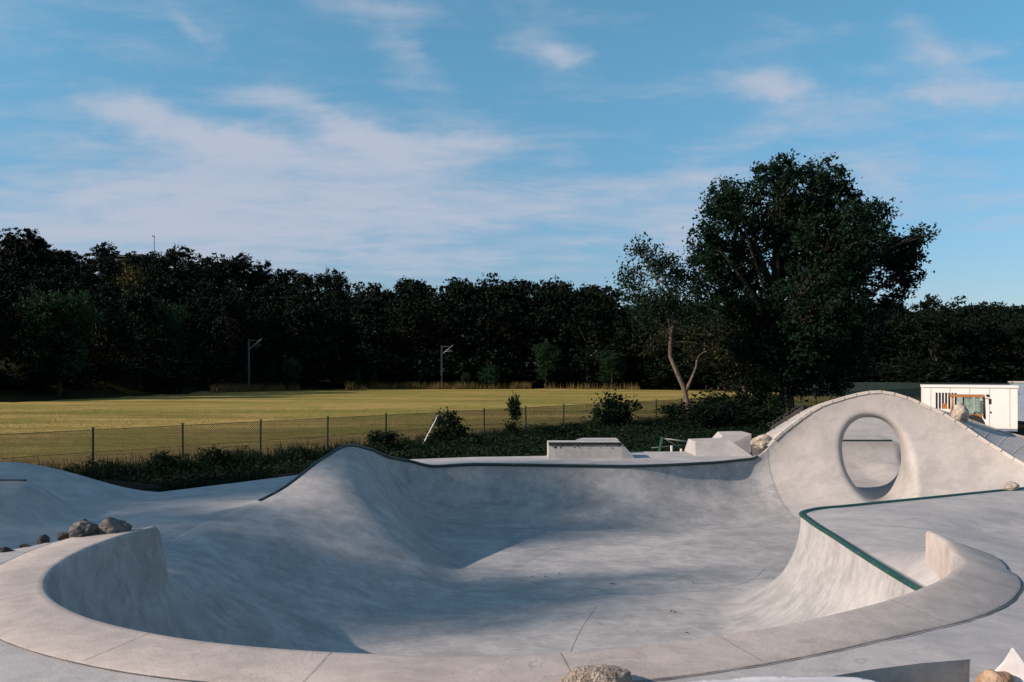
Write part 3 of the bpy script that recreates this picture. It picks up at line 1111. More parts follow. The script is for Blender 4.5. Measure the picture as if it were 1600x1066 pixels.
    for side in (0, 1):
        k = 0
        s = .25
        while s < lens[-1] - .3:
            t = float(np.interp(s + run / 2, lens, us))
            a, b = rimP(float(np.interp(s, lens, us))), rimP(float(np.interp(s + run, lens, us)))
            n = nrm(t)
            if cache is None:
                mb = MB(); mb.box((0, 0, 0), (run - .022, .17, .085)).bevel(.022, 2)
                cache = mb.mesh("coping_block", M['block'], 35)
            o = link("coping_block", cache, root)
            d = Vector(b - a).normalized()
            side_v = Vector((n[0], n[1], 0))
            side_v = (side_v - d * side_v.dot(d)).normalized()
            up = d.cross(side_v)
            if up.z < 0: up = -up
            uu = float(np.interp(s + run / 2, lens, np.linspace(0, 1, N + 1)))
            cb = Vector(back(uu, 0))
            c = Vector((a + b) / 2) + side_v * .055 + up * .022 if side == 0 else cb - side_v * .07 + up * .03
            mat = Matrix((d, side_v, up)).transposed().to_4x4()
            mat.translation = c - Vector(org) + Vector((0, 0, random.uniform(-.006, .006)))
            o.matrix_local = mat
            if side == 1:
                u0 = float(np.interp(s, lens, np.linspace(0, 1, N + 1))); u1 = float(np.interp(s + run, lens, np.linspace(0, 1, N + 1)))
                e0, e1 = back(u0, 0), back(u1, 0)
                d2 = Vector(e1 - e0)
                o.matrix_local = Matrix.Translation(Vector((e0 + e1) / 2 - org) - side_v * .06 + Vector((0, 0, .01))) @ Matrix((d2.normalized(), Vector((0, 0, 1)).cross(d2.normalized()).normalized(), d2.normalized().cross(Vector((0, 0, 1)).cross(d2.normalized()).normalized()))).transposed().to_4x4() @ Matrix.Diagonal((d2.length / run * .97, .6, .6, 1))
            s += run
            k += 1
    # joints over the top
    for k in range(6, N - 2, 7):
        u = k / N
        f, b = front(u, 0) - org, back(u, 0) - org
        ribbon("joint", [f + (b - f) * e for e in np.linspace(.13, .9, 8)], .02, M['block'], root)
    return root, front, back, nrm, t_of


WALL, w_front, w_back, w_nrm, w_t = build_wall()


# second bowl behind the wall, seen through the opening
def build_rear():
    prof = [(25.9, -1.3), (29.6, -1.3)] + [(29.6 + 2.4 * math.sin(a), -1.3 + 1.3 * (1 - math.cos(a))) for a in np.linspace(0, math.pi / 2, 14)[1:]] + \
           [(32.4, 0.0), (34.4, 0.0)] + [(34.4 + 3.0 * k, .95 * float(sstep(0, 1, k))) for k in np.linspace(0, 1, 10)[1:]] + [(38.6, .95), (38.6, -.8)]
    V, F = [], []
    nx_ = 60
    for i, (y, z) in enumerate(prof):
        x0 = 8.6 + (y - 26) * .53
        x1 = 16.2 + (y - 26) * .16
        for k in range(nx_ + 1):
            x = x0 + (x1 - x0) * k / nx_
            zz = z
            if i < 20:      # a hip that splits the bank, right side lower
                sh = float(sstep(15.2, 15.6, x - (y - 31.5) * .15))
                zz = z - .22 * sh * float(sstep(30, 32, y)) * float(sstep(34.8, 34, y))
                zz += .55 * float(sstep(13.4, 14.6, x)) * float(sstep(15.9, 14.8, x)) * float(sstep(28.6, 30.6, y)) * float(sstep(31.6, 30.8, y)) * .6
            V.append((x, y, zz))
    for i in range(len(prof) - 1):
        for k in range(nx_):
            a = i * (nx_ + 1) + k
            F.append((a, a + 1, a + nx_ + 2, a + nx_ + 1))
    me = mesh_np("rear_bowl", V, F, M['wall'], smooth=True)
    me.set_sharp_from_angle(angle=R(40))
    o = tag(link("rear_bowl", me), "sunlit concrete banks seen through the oval opening", kind='structure')
    mb = MB(); mb.tube([(12.2 + k * .5, 32.02, .02) for k in range(7)], .04, 6)
    mb.build("coping", M['darksteel'], o, 40)
    mb = MB(); mb.tube([(15.3 + k * .3, 32.3, -.2) for k in range(7)], .04, 6)
    mb.build("coping", M['darksteel'], o, 40)


build_rear()


# ------------------------------------------------------------------ ground, field and hill
def field_edge(X):
    """how far ahead the mown field ends, by bearing X/Y in photograph pixels"""
    xs = [-900, 0, 150, 300, 400, 600, 860, 1060, 1180, 1300, 1700, 2600]
    ys = [60, 79, 92, 115, 129, 143, 147, 135, 121, 113, 105, 80]
    return np.interp(X, xs, ys)


def terrain_h(x, y):
    x = np.asarray(x, float); y = np.asarray(y, float)
    pxx = 800 + FPX * x / np.maximum(y, 1.0)
    e = field_edge(pxx)
    over = np.maximum(np.hypot(x, y) - e * np.hypot(1, (pxx - 800) / FPX) - 6, 0)
    slope = np.interp(pxx, [-1500, 0, 400, 700, 1000, 1700], [.24, .22, .18, .07, .03, .03])
    hill = np.minimum(over, 85) * slope * (y > 20)
    side = .5 * np.clip(-x - 45, 0, 60) * sstep(40, 18, y)
    return -0.5 + np.maximum(hill, side) + .25 * sstep(38, 46, x + y * .2) * (y < 60)


def build_ground():
    inner = [(15.5, 24.9), (17.4, 31), (18.4, 38.4), (15.4, 38.4), (11.4, 31), (8.2, 27.2)]
    hole = [(p[0], p[1]) for p in DECK_EDGE][::-1]
    # shrink nothing: the deck's slab edge drops in front of the soil
    loop = [Vector((float(a), float(b))) for a, b in hole] + [Vector(p) for p in inner[1:-1]][::1]
    # order: deck edge reversed runs left-of-wall -> ... -> right-of-wall; close it behind the wall
    n = len(loop)
    g = []
    for y in list(np.arange(-6, 60, 1.5)) + list(np.arange(60, 180, 4)) + list(np.arange(180, 420, 14)):
        st = max(1.5, abs(y) * .03)
        for x in np.arange(-.95 * max(y, 45) - 20, .95 * max(y, 45) + 20, st):
            g.append((x + RNG.uniform(-.2, .2) * st, y))
    for rad in (600, 1200, 2600):
        for k in range(48):
            g.append((rad * math.cos(k / 24 * math.pi), rad * math.sin(k / 24 * math.pi)))
    for y in range(-400, -6, 30):
        for x in range(-420, 421, 30): g.append((x, y))
    for y in range(-6, 420, 26):
        for x in list(range(-420, -60, 26)) + list(range(70, 420, 26)): g.append((x + .3, y + .7))
    g = np.array(g)
    lp = np.array([(v.x, v.y) for v in loop])
    ok = ~poly_inside(lp, g[:, 0], g[:, 1])
    for p in lp[::2]: ok &= ((g[:, 0] - p[0]) ** 2 + (g[:, 1] - p[1]) ** 2) > .35 ** 2
    g = g[ok]
    pts = loop + [Vector((float(a), float(b))) for a, b in g]
    res = delaunay_2d_cdt(pts, [], [list(range(n))], 0, 1e-4)
    V2 = np.array([(v.x, v.y) for v in res[0]])
    Z = terrain_h(V2[:, 0], V2[:, 1])
    # the soil rises to the slab edge
    lo = np.array([float(deck_h(p[0], p[1])) for p in lp])
    for i in range(len(V2)):
        if V2[i, 1] < 45 and abs(V2[i, 0]) < 40:
            d2 = (lp[:, 0] - V2[i, 0]) ** 2 + (lp[:, 1] - V2[i, 1]) ** 2
            j = d2.argmin(); d = math.sqrt(d2[j])
            w = float(sstep(5.0, 0.0, d))
            Z[i] = Z[i] * (1 - w) + (min(lo[j], .3) - .12) * w
    tri = np.array([f for f in res[2] if len(f) == 3])
    cen = V2[tri].mean(1)
    keep = ~poly_inside(lp, cen[:, 0], cen[:, 1])
    tri, cen = tri[keep], cen[keep]
    pxx = 800 + FPX * cen[:, 0] / np.maximum(cen[:, 1], 1)
    fe = field_edge(pxx)
    # three sheets that share their borders: soil by the park, the field, the wooded hill
    fx = (cen[:, 0] + 13.1) * 1.0 - (cen[:, 1] - 25) * .96      # >0: park side of the fence
    hill = ((cen[:, 1] > fe + 4) & (cen[:, 1] > 20)) | (cen[:, 0] < -78) | (cen[:, 1] > 200)
    soil = (fx > -1.2) & ~hill & (np.hypot(cen[:, 0], cen[:, 1]) < 70)
    V = np.column_stack([V2, Z])
    for nm, msk, mt, lb in (("park_soil", soil, M['soil'], "dark overgrown soil between the deck and the fence"), ("grass_field", ~hill & ~soil, M['field'], "golden mown grass field behind the fence"),
                            ("wooded_hillside", hill, M['hill'], "dark hillside under the trees")):
        me = mesh_np(nm, V, tri[msk], mt, smooth=True)
        bm = bmesh.new(); bm.from_mesh(me)
        bmesh.ops.delete(bm, geom=[v for v in bm.verts if not v.link_faces], context='VERTS')
        bmesh.ops.recalc_face_normals(bm, faces=bm.faces)
        if sum(f.normal.z for f in bm.faces) < 0: bmesh.ops.reverse_faces(bm, faces=bm.faces)
        bm.to_mesh(me); bm.free()
        tag(link(nm, me), lb, kind='structure')


build_ground()
# bottom of the notch in the near slab
mb = MB(); mb.poly([(.9, -3.2, .42), (3.5, -3.2, .42), (3.5, 5.9, .42), (.9, 5.9, .42)])
tag(mb.build("notch_dirt", M['dirt']), "dirt at the bottom of the notch in the near slab", kind='structure')


# ------------------------------------------------------------------ foliage
def leaf_quads(centres, size, rng, aspect=.55, droop=0.0, curl=True):
    """one small bent leaf-clump face at each centre"""
    n = len(centres)
    a = rng.normal(size=(n, 3)); a[:, 2] -= droop
    a /= np.linalg.norm(a, axis=1)[:, None]
    b = rng.normal(size=(n, 3))
    b -= a * (a * b).sum(1)[:, None]
    b /= np.linalg.norm(b, axis=1)[:, None]
    s = size * rng.uniform(.6, 1.3, n)[:, None]
    c = np.asarray(centres)
    V = np.stack([c - a * s * .5, c + b * s * aspect * .5, c + a * s * .55, c - b * s * aspect * .5], 1).reshape(-1, 3)
    F = np.arange(4 * n).reshape(n, 4)
    return V, F


def blob_leaves(blobs, n, rng, clump=.45, per=14, shell=.62):
    """leaf centres gathered in clumps that fill the outer part of ellipsoid lobes"""
    vol = np.array([b[3] * b[4] * b[5] for b in blobs]) ** .75
    vol /= vol.sum()
    out, cl = [], []
    nc = max(1, n // per)
    pick = rng.choice(len(blobs), nc, p=vol)
    for k in pick:
        b = blobs[k]
        d = rng.normal(size=3); d /= np.linalg.norm(d)
        r = (shell + (1.05 - shell) * rng.random()) if rng.random() < .8 else rng.random() * shell
        c = np.array(b[:3]) + d * r * np.array(b[3:6])
        cl.append((c, k))
        rad = clump * rng.uniform(.5, 1.4)
        m = int(per * rng.uniform(.5, 1.5))
        out.append(c + rng.normal(size=(m, 3)) * rad * np.array([.55, .55, .4]))
    return np.concatenate(out), cl


def limb(mb, a, b, r0, r1, rng, n=5, sag=.12):
    a, b = np.array(a, float), np.array(b, float)
    L = np.linalg.norm(b - a)
    pts, rs = [], []
    off = rng.normal(size=3) * L * .06
    for k in range(n + 1):
        f = k / n
        p = a + (b - a) * f + off * math.sin(f * math.pi) + np.array([0, 0, sag * L * math.sin(f * math.pi)])
        pts.append(p); rs.append(r0 + (r1 - r0) * f)
    mb.tube(pts, rs, 7 if r0 > .06 else 5, caps=False)
    return pts


def tree_meshes(name, trunk, r_base, blobs, nleaf, leaf, seed, lm, bm_, fork=.6, clump=.45, twigs=70, droop=0.0, shell=.62, per=14, aspect=.55):
    rng = np.random.default_rng(seed)
    C, cl = blob_leaves(blobs, nleaf, rng, clump, per, shell)
    V, F = leaf_quads(C, leaf, rng, aspect, droop)
    crown = mesh_np("crown", V, F, lm)
    mb = MB()
    tr = np.array(trunk, float)
    n = len(tr)
    rs = [r_base * (1.25 if k == 0 else 1 - .75 * k / (n - 1)) for k in range(n)]
    mb.tube(tr, rs, 10, caps=False)
    seg = np.cumsum([0] + [np.linalg.norm(tr[i + 1] - tr[i]) for i in range(n - 1)])
    ends = []
    for b in blobs:
        c = np.array(b[:3])
        f = min(max(fork + .35 * rng.random(), 0), .97)
        # start low on the trunk for low lobes
        s = seg[-1] * f
        p = np.array([np.interp(s, seg, tr[:, q]) for q in range(3)])
        if p[2] > c[2] - .2:
            p = np.array([np.interp(seg[-1] * fork * .9, seg, tr[:, q]) for q in range(3)])
        r = r_base * (.42 if b[3] > .8 else .28)
        pts = limb(mb, p, c, r * (1 - f * .4), r * .3, rng, 6)
        ends.append(pts)
    for c, k in [cl[i] for i in rng.choice(len(cl), min(twigs, len(cl)), replace=False)]:
        pts = ends[k]
        p = pts[int(rng.integers(2, len(pts)))]
        limb(mb, p, c, r_base * .09, r_base * .03, rng, 3, .05)
    wood = mb.mesh("trunk", bm_, 60)
    return crown, wood


def plant_tree(name, label, cat, meshes, loc, scale=(1, 1, 1), rz=0.0, group=None):
    o = thing(name, label, cat, loc, rz, group)
    o.scale = scale
    link("crown", meshes[0], o)
    link("trunk", meshes[1], o)
    return o


def px_blobs(lst, d, base, rng, deep=1.0):
    out = []
    for (x, y, r) in lst:
        p = px(x, y, d)
        rad = r / FPX * d
        out.append((p.x - base[0], rng.uniform(-1, 1) * deep + p.y - base[1], p.z - base[2], rad, rad * 1.2, rad * .92))
    return out


def big_tree():
    d = 50
    base = (px(1228, 600, d).x, d, -.5)
    rng = np.random.default_rng(3)
    bl = [(1200, 284, 28), (1278, 290, 36), (1152, 306, 36), (1318, 316, 32), (1112, 345, 30), (1225, 325, 70), (1108, 405, 40), (1092, 372, 22), (1160, 390, 62),
          (1280, 390, 78), (1368, 335, 26), (1345, 390, 56), (1405, 398, 28), (1424, 425, 20), (1405, 446, 32), (1345, 480, 58), (1255, 480, 76), (1175, 475, 52), (1135, 455, 38), (1395, 400, 30), (1404, 378, 16),
          (1300, 535, 52), (1215, 545, 54), (1165, 540, 34), (1352, 545, 40), (1255, 350, 60), (1250, 585, 40), (1310, 590, 36), (1130, 318, 12), (1195, 260, 9)]
    blobs = px_blobs(bl, d, base, rng, 2.6)
    tr = [(0, 0, 0), (.05, 0, 1.2), (0, .1, 2.8), (-.3, .2, 4.6), (-.6, .1, 6.6), (-.6, 0, 9.0), (-.2, 0, 12.0), (0, 0, 14.5)]
    ms = tree_meshes("big", tr, .52, blobs, 92000, .235, 5, M['leafdark'], M['barkdark'], fork=.24, clump=.44, twigs=500, per=30)
    plant_tree("broadleaf_tree", "tall spreading dark green broadleaf tree standing alone behind the fence", "tree", ms, base)


def small_tree():
    d = 47
    base = (px(1079, 645, d).x, d, -.45)
    rng = np.random.default_rng(8)
    bl = [(1002, 392, 22), (988, 425, 22), (1030, 415, 30), (1062, 430, 26), (1000, 460, 26), (1050, 470, 34), (1092, 445, 24), (1005, 500, 20), (1078, 495, 24), (1100, 475, 22), (1020, 475, 24), (975, 445, 10)]
    blobs = px_blobs(bl, d, base, rng, 1.0)
    T = lambda x, y: tuple(np.array(px(x, y, d)) - np.array(base))
    tr = [T(1079, 662), T(1076, 640), T(1068, 605), T(1056, 578), T(1047, 556), T(1048, 525), T(1054, 500), T(1056, 478), T(1042, 445), T(1030, 415)]
    ms = tree_meshes("small", tr, .175, blobs, 8200, .19, 6, M['leafdark'], M['barkpale'], fork=.62, clump=.5, twigs=170, droop=.6, shell=.4, per=9)
    o = plant_tree("slender_tree", "slender leaning tree with thin olive leaves and bare forked trunk", "tree", ms, base)
    mb = MB(); rr = np.random.default_rng(2)
    limb(mb, T(1071, 612), T(1088, 572), .13, .05, rr, 5, .02); limb(mb, T(1088, 572), T(1104, 548), .05, .03, rr, 4, .02)
    mb.build("limb", M['barkpale'], o, 60)
    mb = MB(); limb(mb, T(1049, 522), T(1064, 480), .08, .03, rr, 4, .05)
    mb.build("limb", M['barkpale'], o, 60)
    # darker twin-stemmed tree between the two
    d2 = 53
    base = (px(1168, 640, d2).x, d2, -.5)
    bl = [(1130, 520, 34), (1160, 500, 36), (1150, 555, 34), (1185, 545, 30), (1120, 560, 24), (1175, 590, 26), (1140, 590, 22), (1085, 520, 26), (1095, 550, 26), (1030, 530, 22), (1010, 545, 16)]
    blobs = px_blobs(bl, d2, base, rng, 1.4)
    T2 = lambda x, y: tuple(np.array(px(x, y, d2)) - np.array(base))
    tr = [T2(1172, 660), T2(1168, 625), T2(1158, 590), T2(1150, 560), T2(1152, 525), T2(1158, 500)]
    ms = tree_meshes("mid", tr, .20, blobs, 8000, .22, 9, M['leafbrown'], M['barkpale'], fork=.4, clump=.5, twigs=80, shell=.4)
    plant_tree("bushy_tree", "dark bushy tree between the slender tree and the tall one", "tree", ms, base)


big_tree()
small_tree()

# proto crowns for the wood: about one unit tall
FOREST = []
for k in range(7):
    rng = np.random.default_rng(40 + k)
    bl = []
    for j in range(15):
        z = rng.uniform(.2, .9)
        w = .30 * math.sin(min(1, (1.03 - z) / .55) * math.pi / 2) ** .8 * (.85 + .3 * rng.random())
        a = rng.random() * 2 * math.pi
        r = rng.uniform(.10, .17) * (1.15 - .35 * z)
        bl.append((math.cos(a) * max(w - r * .6, 0), math.sin(a) * max(w - r * .6, 0), z, r, r, r * .85))
    bl += [(0, 0, .55, .22, .22, .32), (0, 0, .86, .15, .15, .12)]
    bl.append((0, 0, .28, .2, .2, .2))
    FOREST.append(tree_meshes("forest", [(0, 0, 0), (.01, 0, .3), (0, .01, .6), (0, 0, .9)], .018, bl, 7200, .034, 60 + k, M['leafforest'], M['barkdark'], fork=.35, clump=.035, twigs=30, per=16))


rng_g = np.random.default_rng(333)
bl = [(rng_g.uniform(-.22, .22), rng_g.uniform(-.22, .22), rng_g.uniform(.3, .85), .15, .15, .14) for _ in range(12)] + [(0, 0, .5, .25, .25, .3)]
GREENTREE = tree_meshes("greentree", [(0, 0, 0), (.01, 0, .3), (0, .01, .6), (0, 0, .9)], .018, bl, 9000, .028, 334, M['leafgreen'], M['barkdark'], fork=.35, clump=.035, twigs=30, per=14)


def silhouette(x):
    xs = [-600, -200, 0, 45, 75, 110, 170, 240, 300, 380, 410, 470, 520, 560, 620, 650, 700, 800, 860, 950, 985, 1040, 1400, 1430, 1480, 1540, 1600, 1900, 2300]
    ys = [330, 352, 370, 366, 384, 388, 386, 388, 393, 404, 414, 420, 430, 440, 446, 436, 434, 432, 438, 450, 470, 474, 474, 472, 470, 474, 476, 480, 490]
    return float(np.interp(x, xs, ys))


def forest():
    rng = np.random.default_rng(11)
    cnt = 0
    lab_l = "dark broadleaf tree in the shaded wood that climbs the hillside"
    lab_m = "dark green tree in the tall belt of wood beyond the middle of the field"
    lab_r = "dark tree in the low belt of wood behind the white cabin"
    for row in range(5):
        x = -330.0 + rng.uniform(0, 40)
        while x < 1900:
            left = float(sstep(700, 350, x))
            d = float(field_edge(x)) + 12 + row * (9 + 11 * left) + rng.uniform(-3, 3)
            frac = (.62, .74, .86, .94, 1.0)[row] if left > .3 else (.80, .9, .96, 1.0, .96)[row]
            top_back = silhouette(x)
            py = HOR + (top_back - HOR) * frac + rng.uniform(-12, 3)
            X = (x - 800) / FPX * d
            g = float(terrain_h(X, d))
            ztop = CAMZ - (py - HOR) / FPX * d
            h = max(ztop - g + .6, 5.0)
            h = min(h, 26)
            wd = h * rng.uniform(.85, 1.25)
            if h < 11: wd *= 1.35
            zone = np.searchsorted([0, 130, 300, 388, 540, 690, 800, 917, 1060, 1180, 1440], x)
            where = ["off the left side of the picture", "below the flat topped cedar", "below the ridge house", "left of the leftmost railway mast", "right of the leftmost railway mast", "left of the middle railway mast",
                     "right of the middle railway mast", "around the rounded field edge tree", "left of the slender leaning tree", "behind the slender leaning tree", "behind the tall spreading tree", "behind the white cabin"][int(zone)]
            what = ["dark tree at the front of the wood", "dark tree in the second rank of the wood", "dark tree halfway up the wood", "dark tree near the top of the wood", "dark tree on the skyline of the wood"][row]
            grp, lab = ("trees of the wood on the hillside", lab_l) if x < 560 else (("trees of the wood beyond the field", lab_m) if x < 1150 else ("trees of the wood on the right", lab_r))
            lab = what + ", " + where
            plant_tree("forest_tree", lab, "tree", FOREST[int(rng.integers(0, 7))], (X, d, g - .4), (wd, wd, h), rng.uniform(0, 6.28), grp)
            x += max(36, (wd * .48) / d * FPX) * rng.uniform(.75, 1.1) * (.74 if row == 4 else 1)
            cnt += 1
    return cnt


N_FOREST = forest()


def shrub_proto(seed, n, mat, size, tall=1.0, clump=.12):
    rng = np.random.default_rng(seed)
    bl = []
    for j in range(9):
        a = rng.random() * 6.28
        r = rng.uniform(.18, .3)
        w = rng.uniform(0, .3)
        bl.append((math.cos(a) * w, math.sin(a) * w, rng.uniform(.18, .8) * tall, r, r, r * .9))
    return tree_meshes("shrub", [(0, 0, 0), (0, .01, .25), (.01, 0, .5)], .02, bl, n, size, seed + 1, mat, M['barkdark'], fork=.2, clump=clump, twigs=24, per=10, shell=.4)


SH_DARK = [shrub_proto(100 + k, 3000, M['leafforest'], .06) for k in range(3)]
SH_GREEN = [shrub_proto(120 + k, 3000, M['leafgreen'], .06) for k in range(2)]
SH_YELLOW = shrub_proto(140, 3600, M['leafyellow'], .05)
SH_WEED = [shrub_proto(150 + k, 1800, M['weed'], .085, clump=.16) for k in range(3)]


def px_shrub(name, label, cat, proto, x, ytop, ybot, wpx, d, group=None, rz=None, z0=None):
    b = px(x, ybot, d)
    h = (ybot - ytop) / FPX * d
    w = wpx / FPX * d / .85
    z = float(terrain_h(b.x, b.y)) - .05 if z0 is None else z0
    h += max(b.z - z, 0)
    return plant_tree(name, label, cat, proto, (b.x, b.y, z), (w, w, h), random.random() * 6 if rz is None else rz, group)


E = lambda x: float(field_edge(x))
# ones that stand out in or before the wood
px_shrub("flowering_tree", "yellowish flowering crown high in the dark hillside wood", "tree", SH_YELLOW, 200, 404, 470, 78, E(200) + 48, z0=7.0)
px_shrub("flowering_tree", "small pale blossoming crown below the yellowish one on the hillside", "tree", SH_YELLOW, 243, 444, 470, 20, E(243) + 40, z0=6.0)
px_shrub("green_tree", "broad green tree low on the left of the hillside wood", "tree", GREENTREE, 92, 454, 640, 150, E(92) + 7)
px_shrub("green_tree", "light green bushy tree in the middle of the hillside wood", "tree", GREENTREE, 262, 482, 640, 84, E(262) + 8)
px_shrub("round_tree", "rounded dark green tree at the field edge right of the centre", "tree", GREENTREE, 853, 526, 606, 58, E(853) + 3)
px_shrub("green_bush", "wide low green bush at the field edge left of the slender tree", "bush", GREENTREE, 957, 540, 606, 74, E(957) + 3)
px_shrub("sapling", "tall pale leaved sapling at the field edge beside a railway mast", "sapling", SH_GREEN[1], 458, 547, 611, 30, E(458) + 2)
px_shrub("sapling", "dim leafy sapling directly right of the leftmost railway mast", "sapling", SH_DARK[1], 424, 556, 611, 26, E(424) + 2)
px_shrub("sapling", "small upright sapling at the field edge left of the middle railway mast", "sapling", SH_GREEN[0], 560, 573, 607, 12, E(560) + 2)
px_shrub("sapling", "narrow green sapling left of the middle mast, the one nearer to it", "sapling", SH_GREEN[1], 584, 576, 607, 12, E(584) + 2)
px_shrub("green_bush", "leafy green bush at the field edge right of the middle railway mast", "bush", SH_GREEN[0], 766, 566, 605, 40, E(766) + 2)
px_shrub("green_bush", "small pointed bush just right of the middle railway mast", "bush", SH_GREEN[1], 727, 576, 606, 16, E(727) + 2)
for i, x in enumerate(list(range(-260, 1700, 62))):
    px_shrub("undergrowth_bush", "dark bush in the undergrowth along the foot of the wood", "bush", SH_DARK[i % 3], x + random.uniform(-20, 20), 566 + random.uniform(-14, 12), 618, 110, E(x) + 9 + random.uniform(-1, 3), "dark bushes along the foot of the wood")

# cedar on the skyline
CED = []
rngc = np.random.default_rng(77)
for k in range(10):
    z = .45 + .055 * k
    r = .34 * (1 - (z - .4) / .68) + .05
    for j in range(4):
        a = rngc.random() * 6.28
        CED.append((math.cos(a) * r * .5, math.sin(a) * r * .5, z, r * .6, r * .6, .018))
CEDAR = tree_meshes("cedar", [(0, 0, 0), (0, 0, .5), (0, 0, 1.0)], .02, CED, 5200, .04, 78, M['leafforest'], M['barkdark'], fork=.45, clump=.03, twigs=20)
dC = E(45) + 66
cz = float(terrain_h((45 - 800) / FPX * dC, dC))
topz = CAMZ + (HOR - 356) / FPX * dC
plant_tree("cedar_tree", "flat topped cedar rising above the skyline at the far left", "tree", CEDAR, ((45 - 800) / FPX * dC, dC, cz), (15, 15, topz - cz))

# house on the ridge and mast beside it
dH = E(215) + 95
gz = float(terrain_h((215 - 800) / FPX * dH, dH))
hz = CAMZ + (HOR - 388) / FPX * dH - 2.6
house = thing("ridge_house", "flat roofed house just showing over the treetops on the ridge", "house", ((213 - 800) / FPX * dH, dH, gz), R(-12))
mb = MB(); mb.box((0, 0, (hz - gz) / 2), (9, 8, hz - gz)); mb.build("wall", M['roof'], house)
mb = MB(); mb.box((0, 0, hz - gz + .12), (9.8, 8.8, .5)).bevel(.05, 1); mb.build("roof", M['roof'], house)
for k in (-1, 1):
    mb = MB(); mb.box((k * 2.2, -4.03, hz - gz - 1.6), (1.4, .1, 1.3)); mb.build("window", M['black'], house)
am = thing("antenna_mast", "thin antenna mast standing on the wooded ridge", "mast", ((241 - 800) / FPX * dH, dH, gz))
at_ = CAMZ + (HOR - 368) / FPX * dH - gz
mb = MB(); mb.tube([(0, 0, 0), (0, 0, at_)], .09, 6); mb.build("pole", M['galv'], am)
mb = MB(); mb.box((-.15, 0, at_ - .25), (.7, .12, .12)).box((-.4, 0, at_ - .1), (.12, .12, .4)); mb.build("aerial", M['galv'], am)


# railway masts
def mast(x, ytop, ybot, label, d):
    b = px(x, ybot, d)
    z0 = float(terrain_h(b.x, b.y))
    top = px(x, ytop, d).z
    h = top - z0
    o = thing("railway_mast", label, "mast", (b.x, b.y, z0), 0, "railway masts before the wood")
    mb = MB(); mb.box((-.09, 0, h / 2), (.05, .24, h)).box((.09, 0, h / 2), (.05, .24, h)).box((0, 0, h / 2), (.16, .03, h)); mb.build("pole", M['galv'], o)
    mb = MB(); mb.tube([(0, 0, h - .15), (1.9, 0, h - .25)], .05, 6); mb.build("top_arm", M['galv'], o)
    mb = MB(); mb.tube([(.1, 0, h - 1.6), (2.1, 0, h + .1)], .06, 6); mb.build("strut", M['palesteel'], o)
    mb = MB(); mb.tube([(.75, 0, h - 1.1), (1.9, 0, h - 1.15), (1.95, 0, h - .9), (1.2, 0, h - .85)], .04, 6); mb.build("steady_arm", M['galv'], o)


mast(389, 530, 612, "leftmost of the three thin steel railway masts before the dark wood", E(389) + 2.5)
mast(690, 540, 607, "middle of the three thin steel railway masts before the dark wood", E(690) + 2.5)
mast(917, 547, 607, "rightmost railway mast, half hidden behind the wide green bush", E(917) + 6)


# ------------------------------------------------------------------ grasses
def blades(name, pts, h, w, mat, label, rng, lean=.35, zf=None):
    n = len(pts)
    a = rng.random(n) * 2 * math.pi
    hh = h * rng.uniform(.4, 1.25, n)
    z = zf(pts[:, 0], pts[:, 1])
    base = np.column_stack([pts, z - .02])
    side = np.column_stack([np.cos(a), np.sin(a), np.zeros(n)]) * (w * rng.uniform(.6, 1.4, n))[:, None] / 2
    ln = rng.normal(size=(n, 2)) * lean
    tip = base + np.column_stack([ln[:, 0] * hh, ln[:, 1] * hh, hh])
    V = np.stack([base - side, base + side, tip], 1).reshape(-1, 3)
    o = link(name, mesh_np(name, V, np.arange(3 * n).reshape(n, 3), mat))
    return tag(o, label, kind='stuff')


rg = np.random.default_rng(21)
# tall straw grass along the far edge
pp = np.concatenate([rg.uniform(330, 470, 2600), rg.uniform(540, 830, 5200), rg.uniform(850, 1000, 500)])
dd = field_edge(pp) + rg.uniform(.3, 4.5, len(pp))
P = np.column_stack([(pp - 800) / FPX * dd, dd])
keep = rg.random(len(P)) < .35 + .65 * (np.sin(P[:, 0] * .9) * np.sin(P[:, 0] * .31 + 1) > -.2)
blades("tall_grass", P[keep], 1.3, .10, M['strawtall'], "pale straw grass standing along the far edge of the field", rg, .15, terrain_h)
# stubble on the near part of the field
n = 52000
yy = 25 + 45 * rg.random(n) ** 1.5
xx = (rg.uniform(-90, 1300, n) - 800) / FPX * yy
ok = (xx + 13.1) - (yy - 25) * .96 < -.8
blades("field_stubble", np.column_stack([xx, yy])[ok], .10, .035, M['strawtall'], "dry cut grass stubble on the near part of the field", rg, .6, terrain_h)

# ------------------------------------------------------------------ chain link fence
FX = lambda n: (-13.1 + 1.97 * n, 25 + 2.05 * n)
FENCE = thing("wire_fence", "low dark green wire mesh fence on posts between the skatepark and the field", "fence", (-13.1, 25, -.5))
span = math.hypot(1.97, 2.05)
PH = 1.52
mb = MB(); mb.tube([(0, 0, -.1), (0, 0, PH)], .035, 8); mb.box((0, 0, PH + .01), (.08, .08, .02))
post_me = mb.mesh("post", M['fencegreen'], 40)
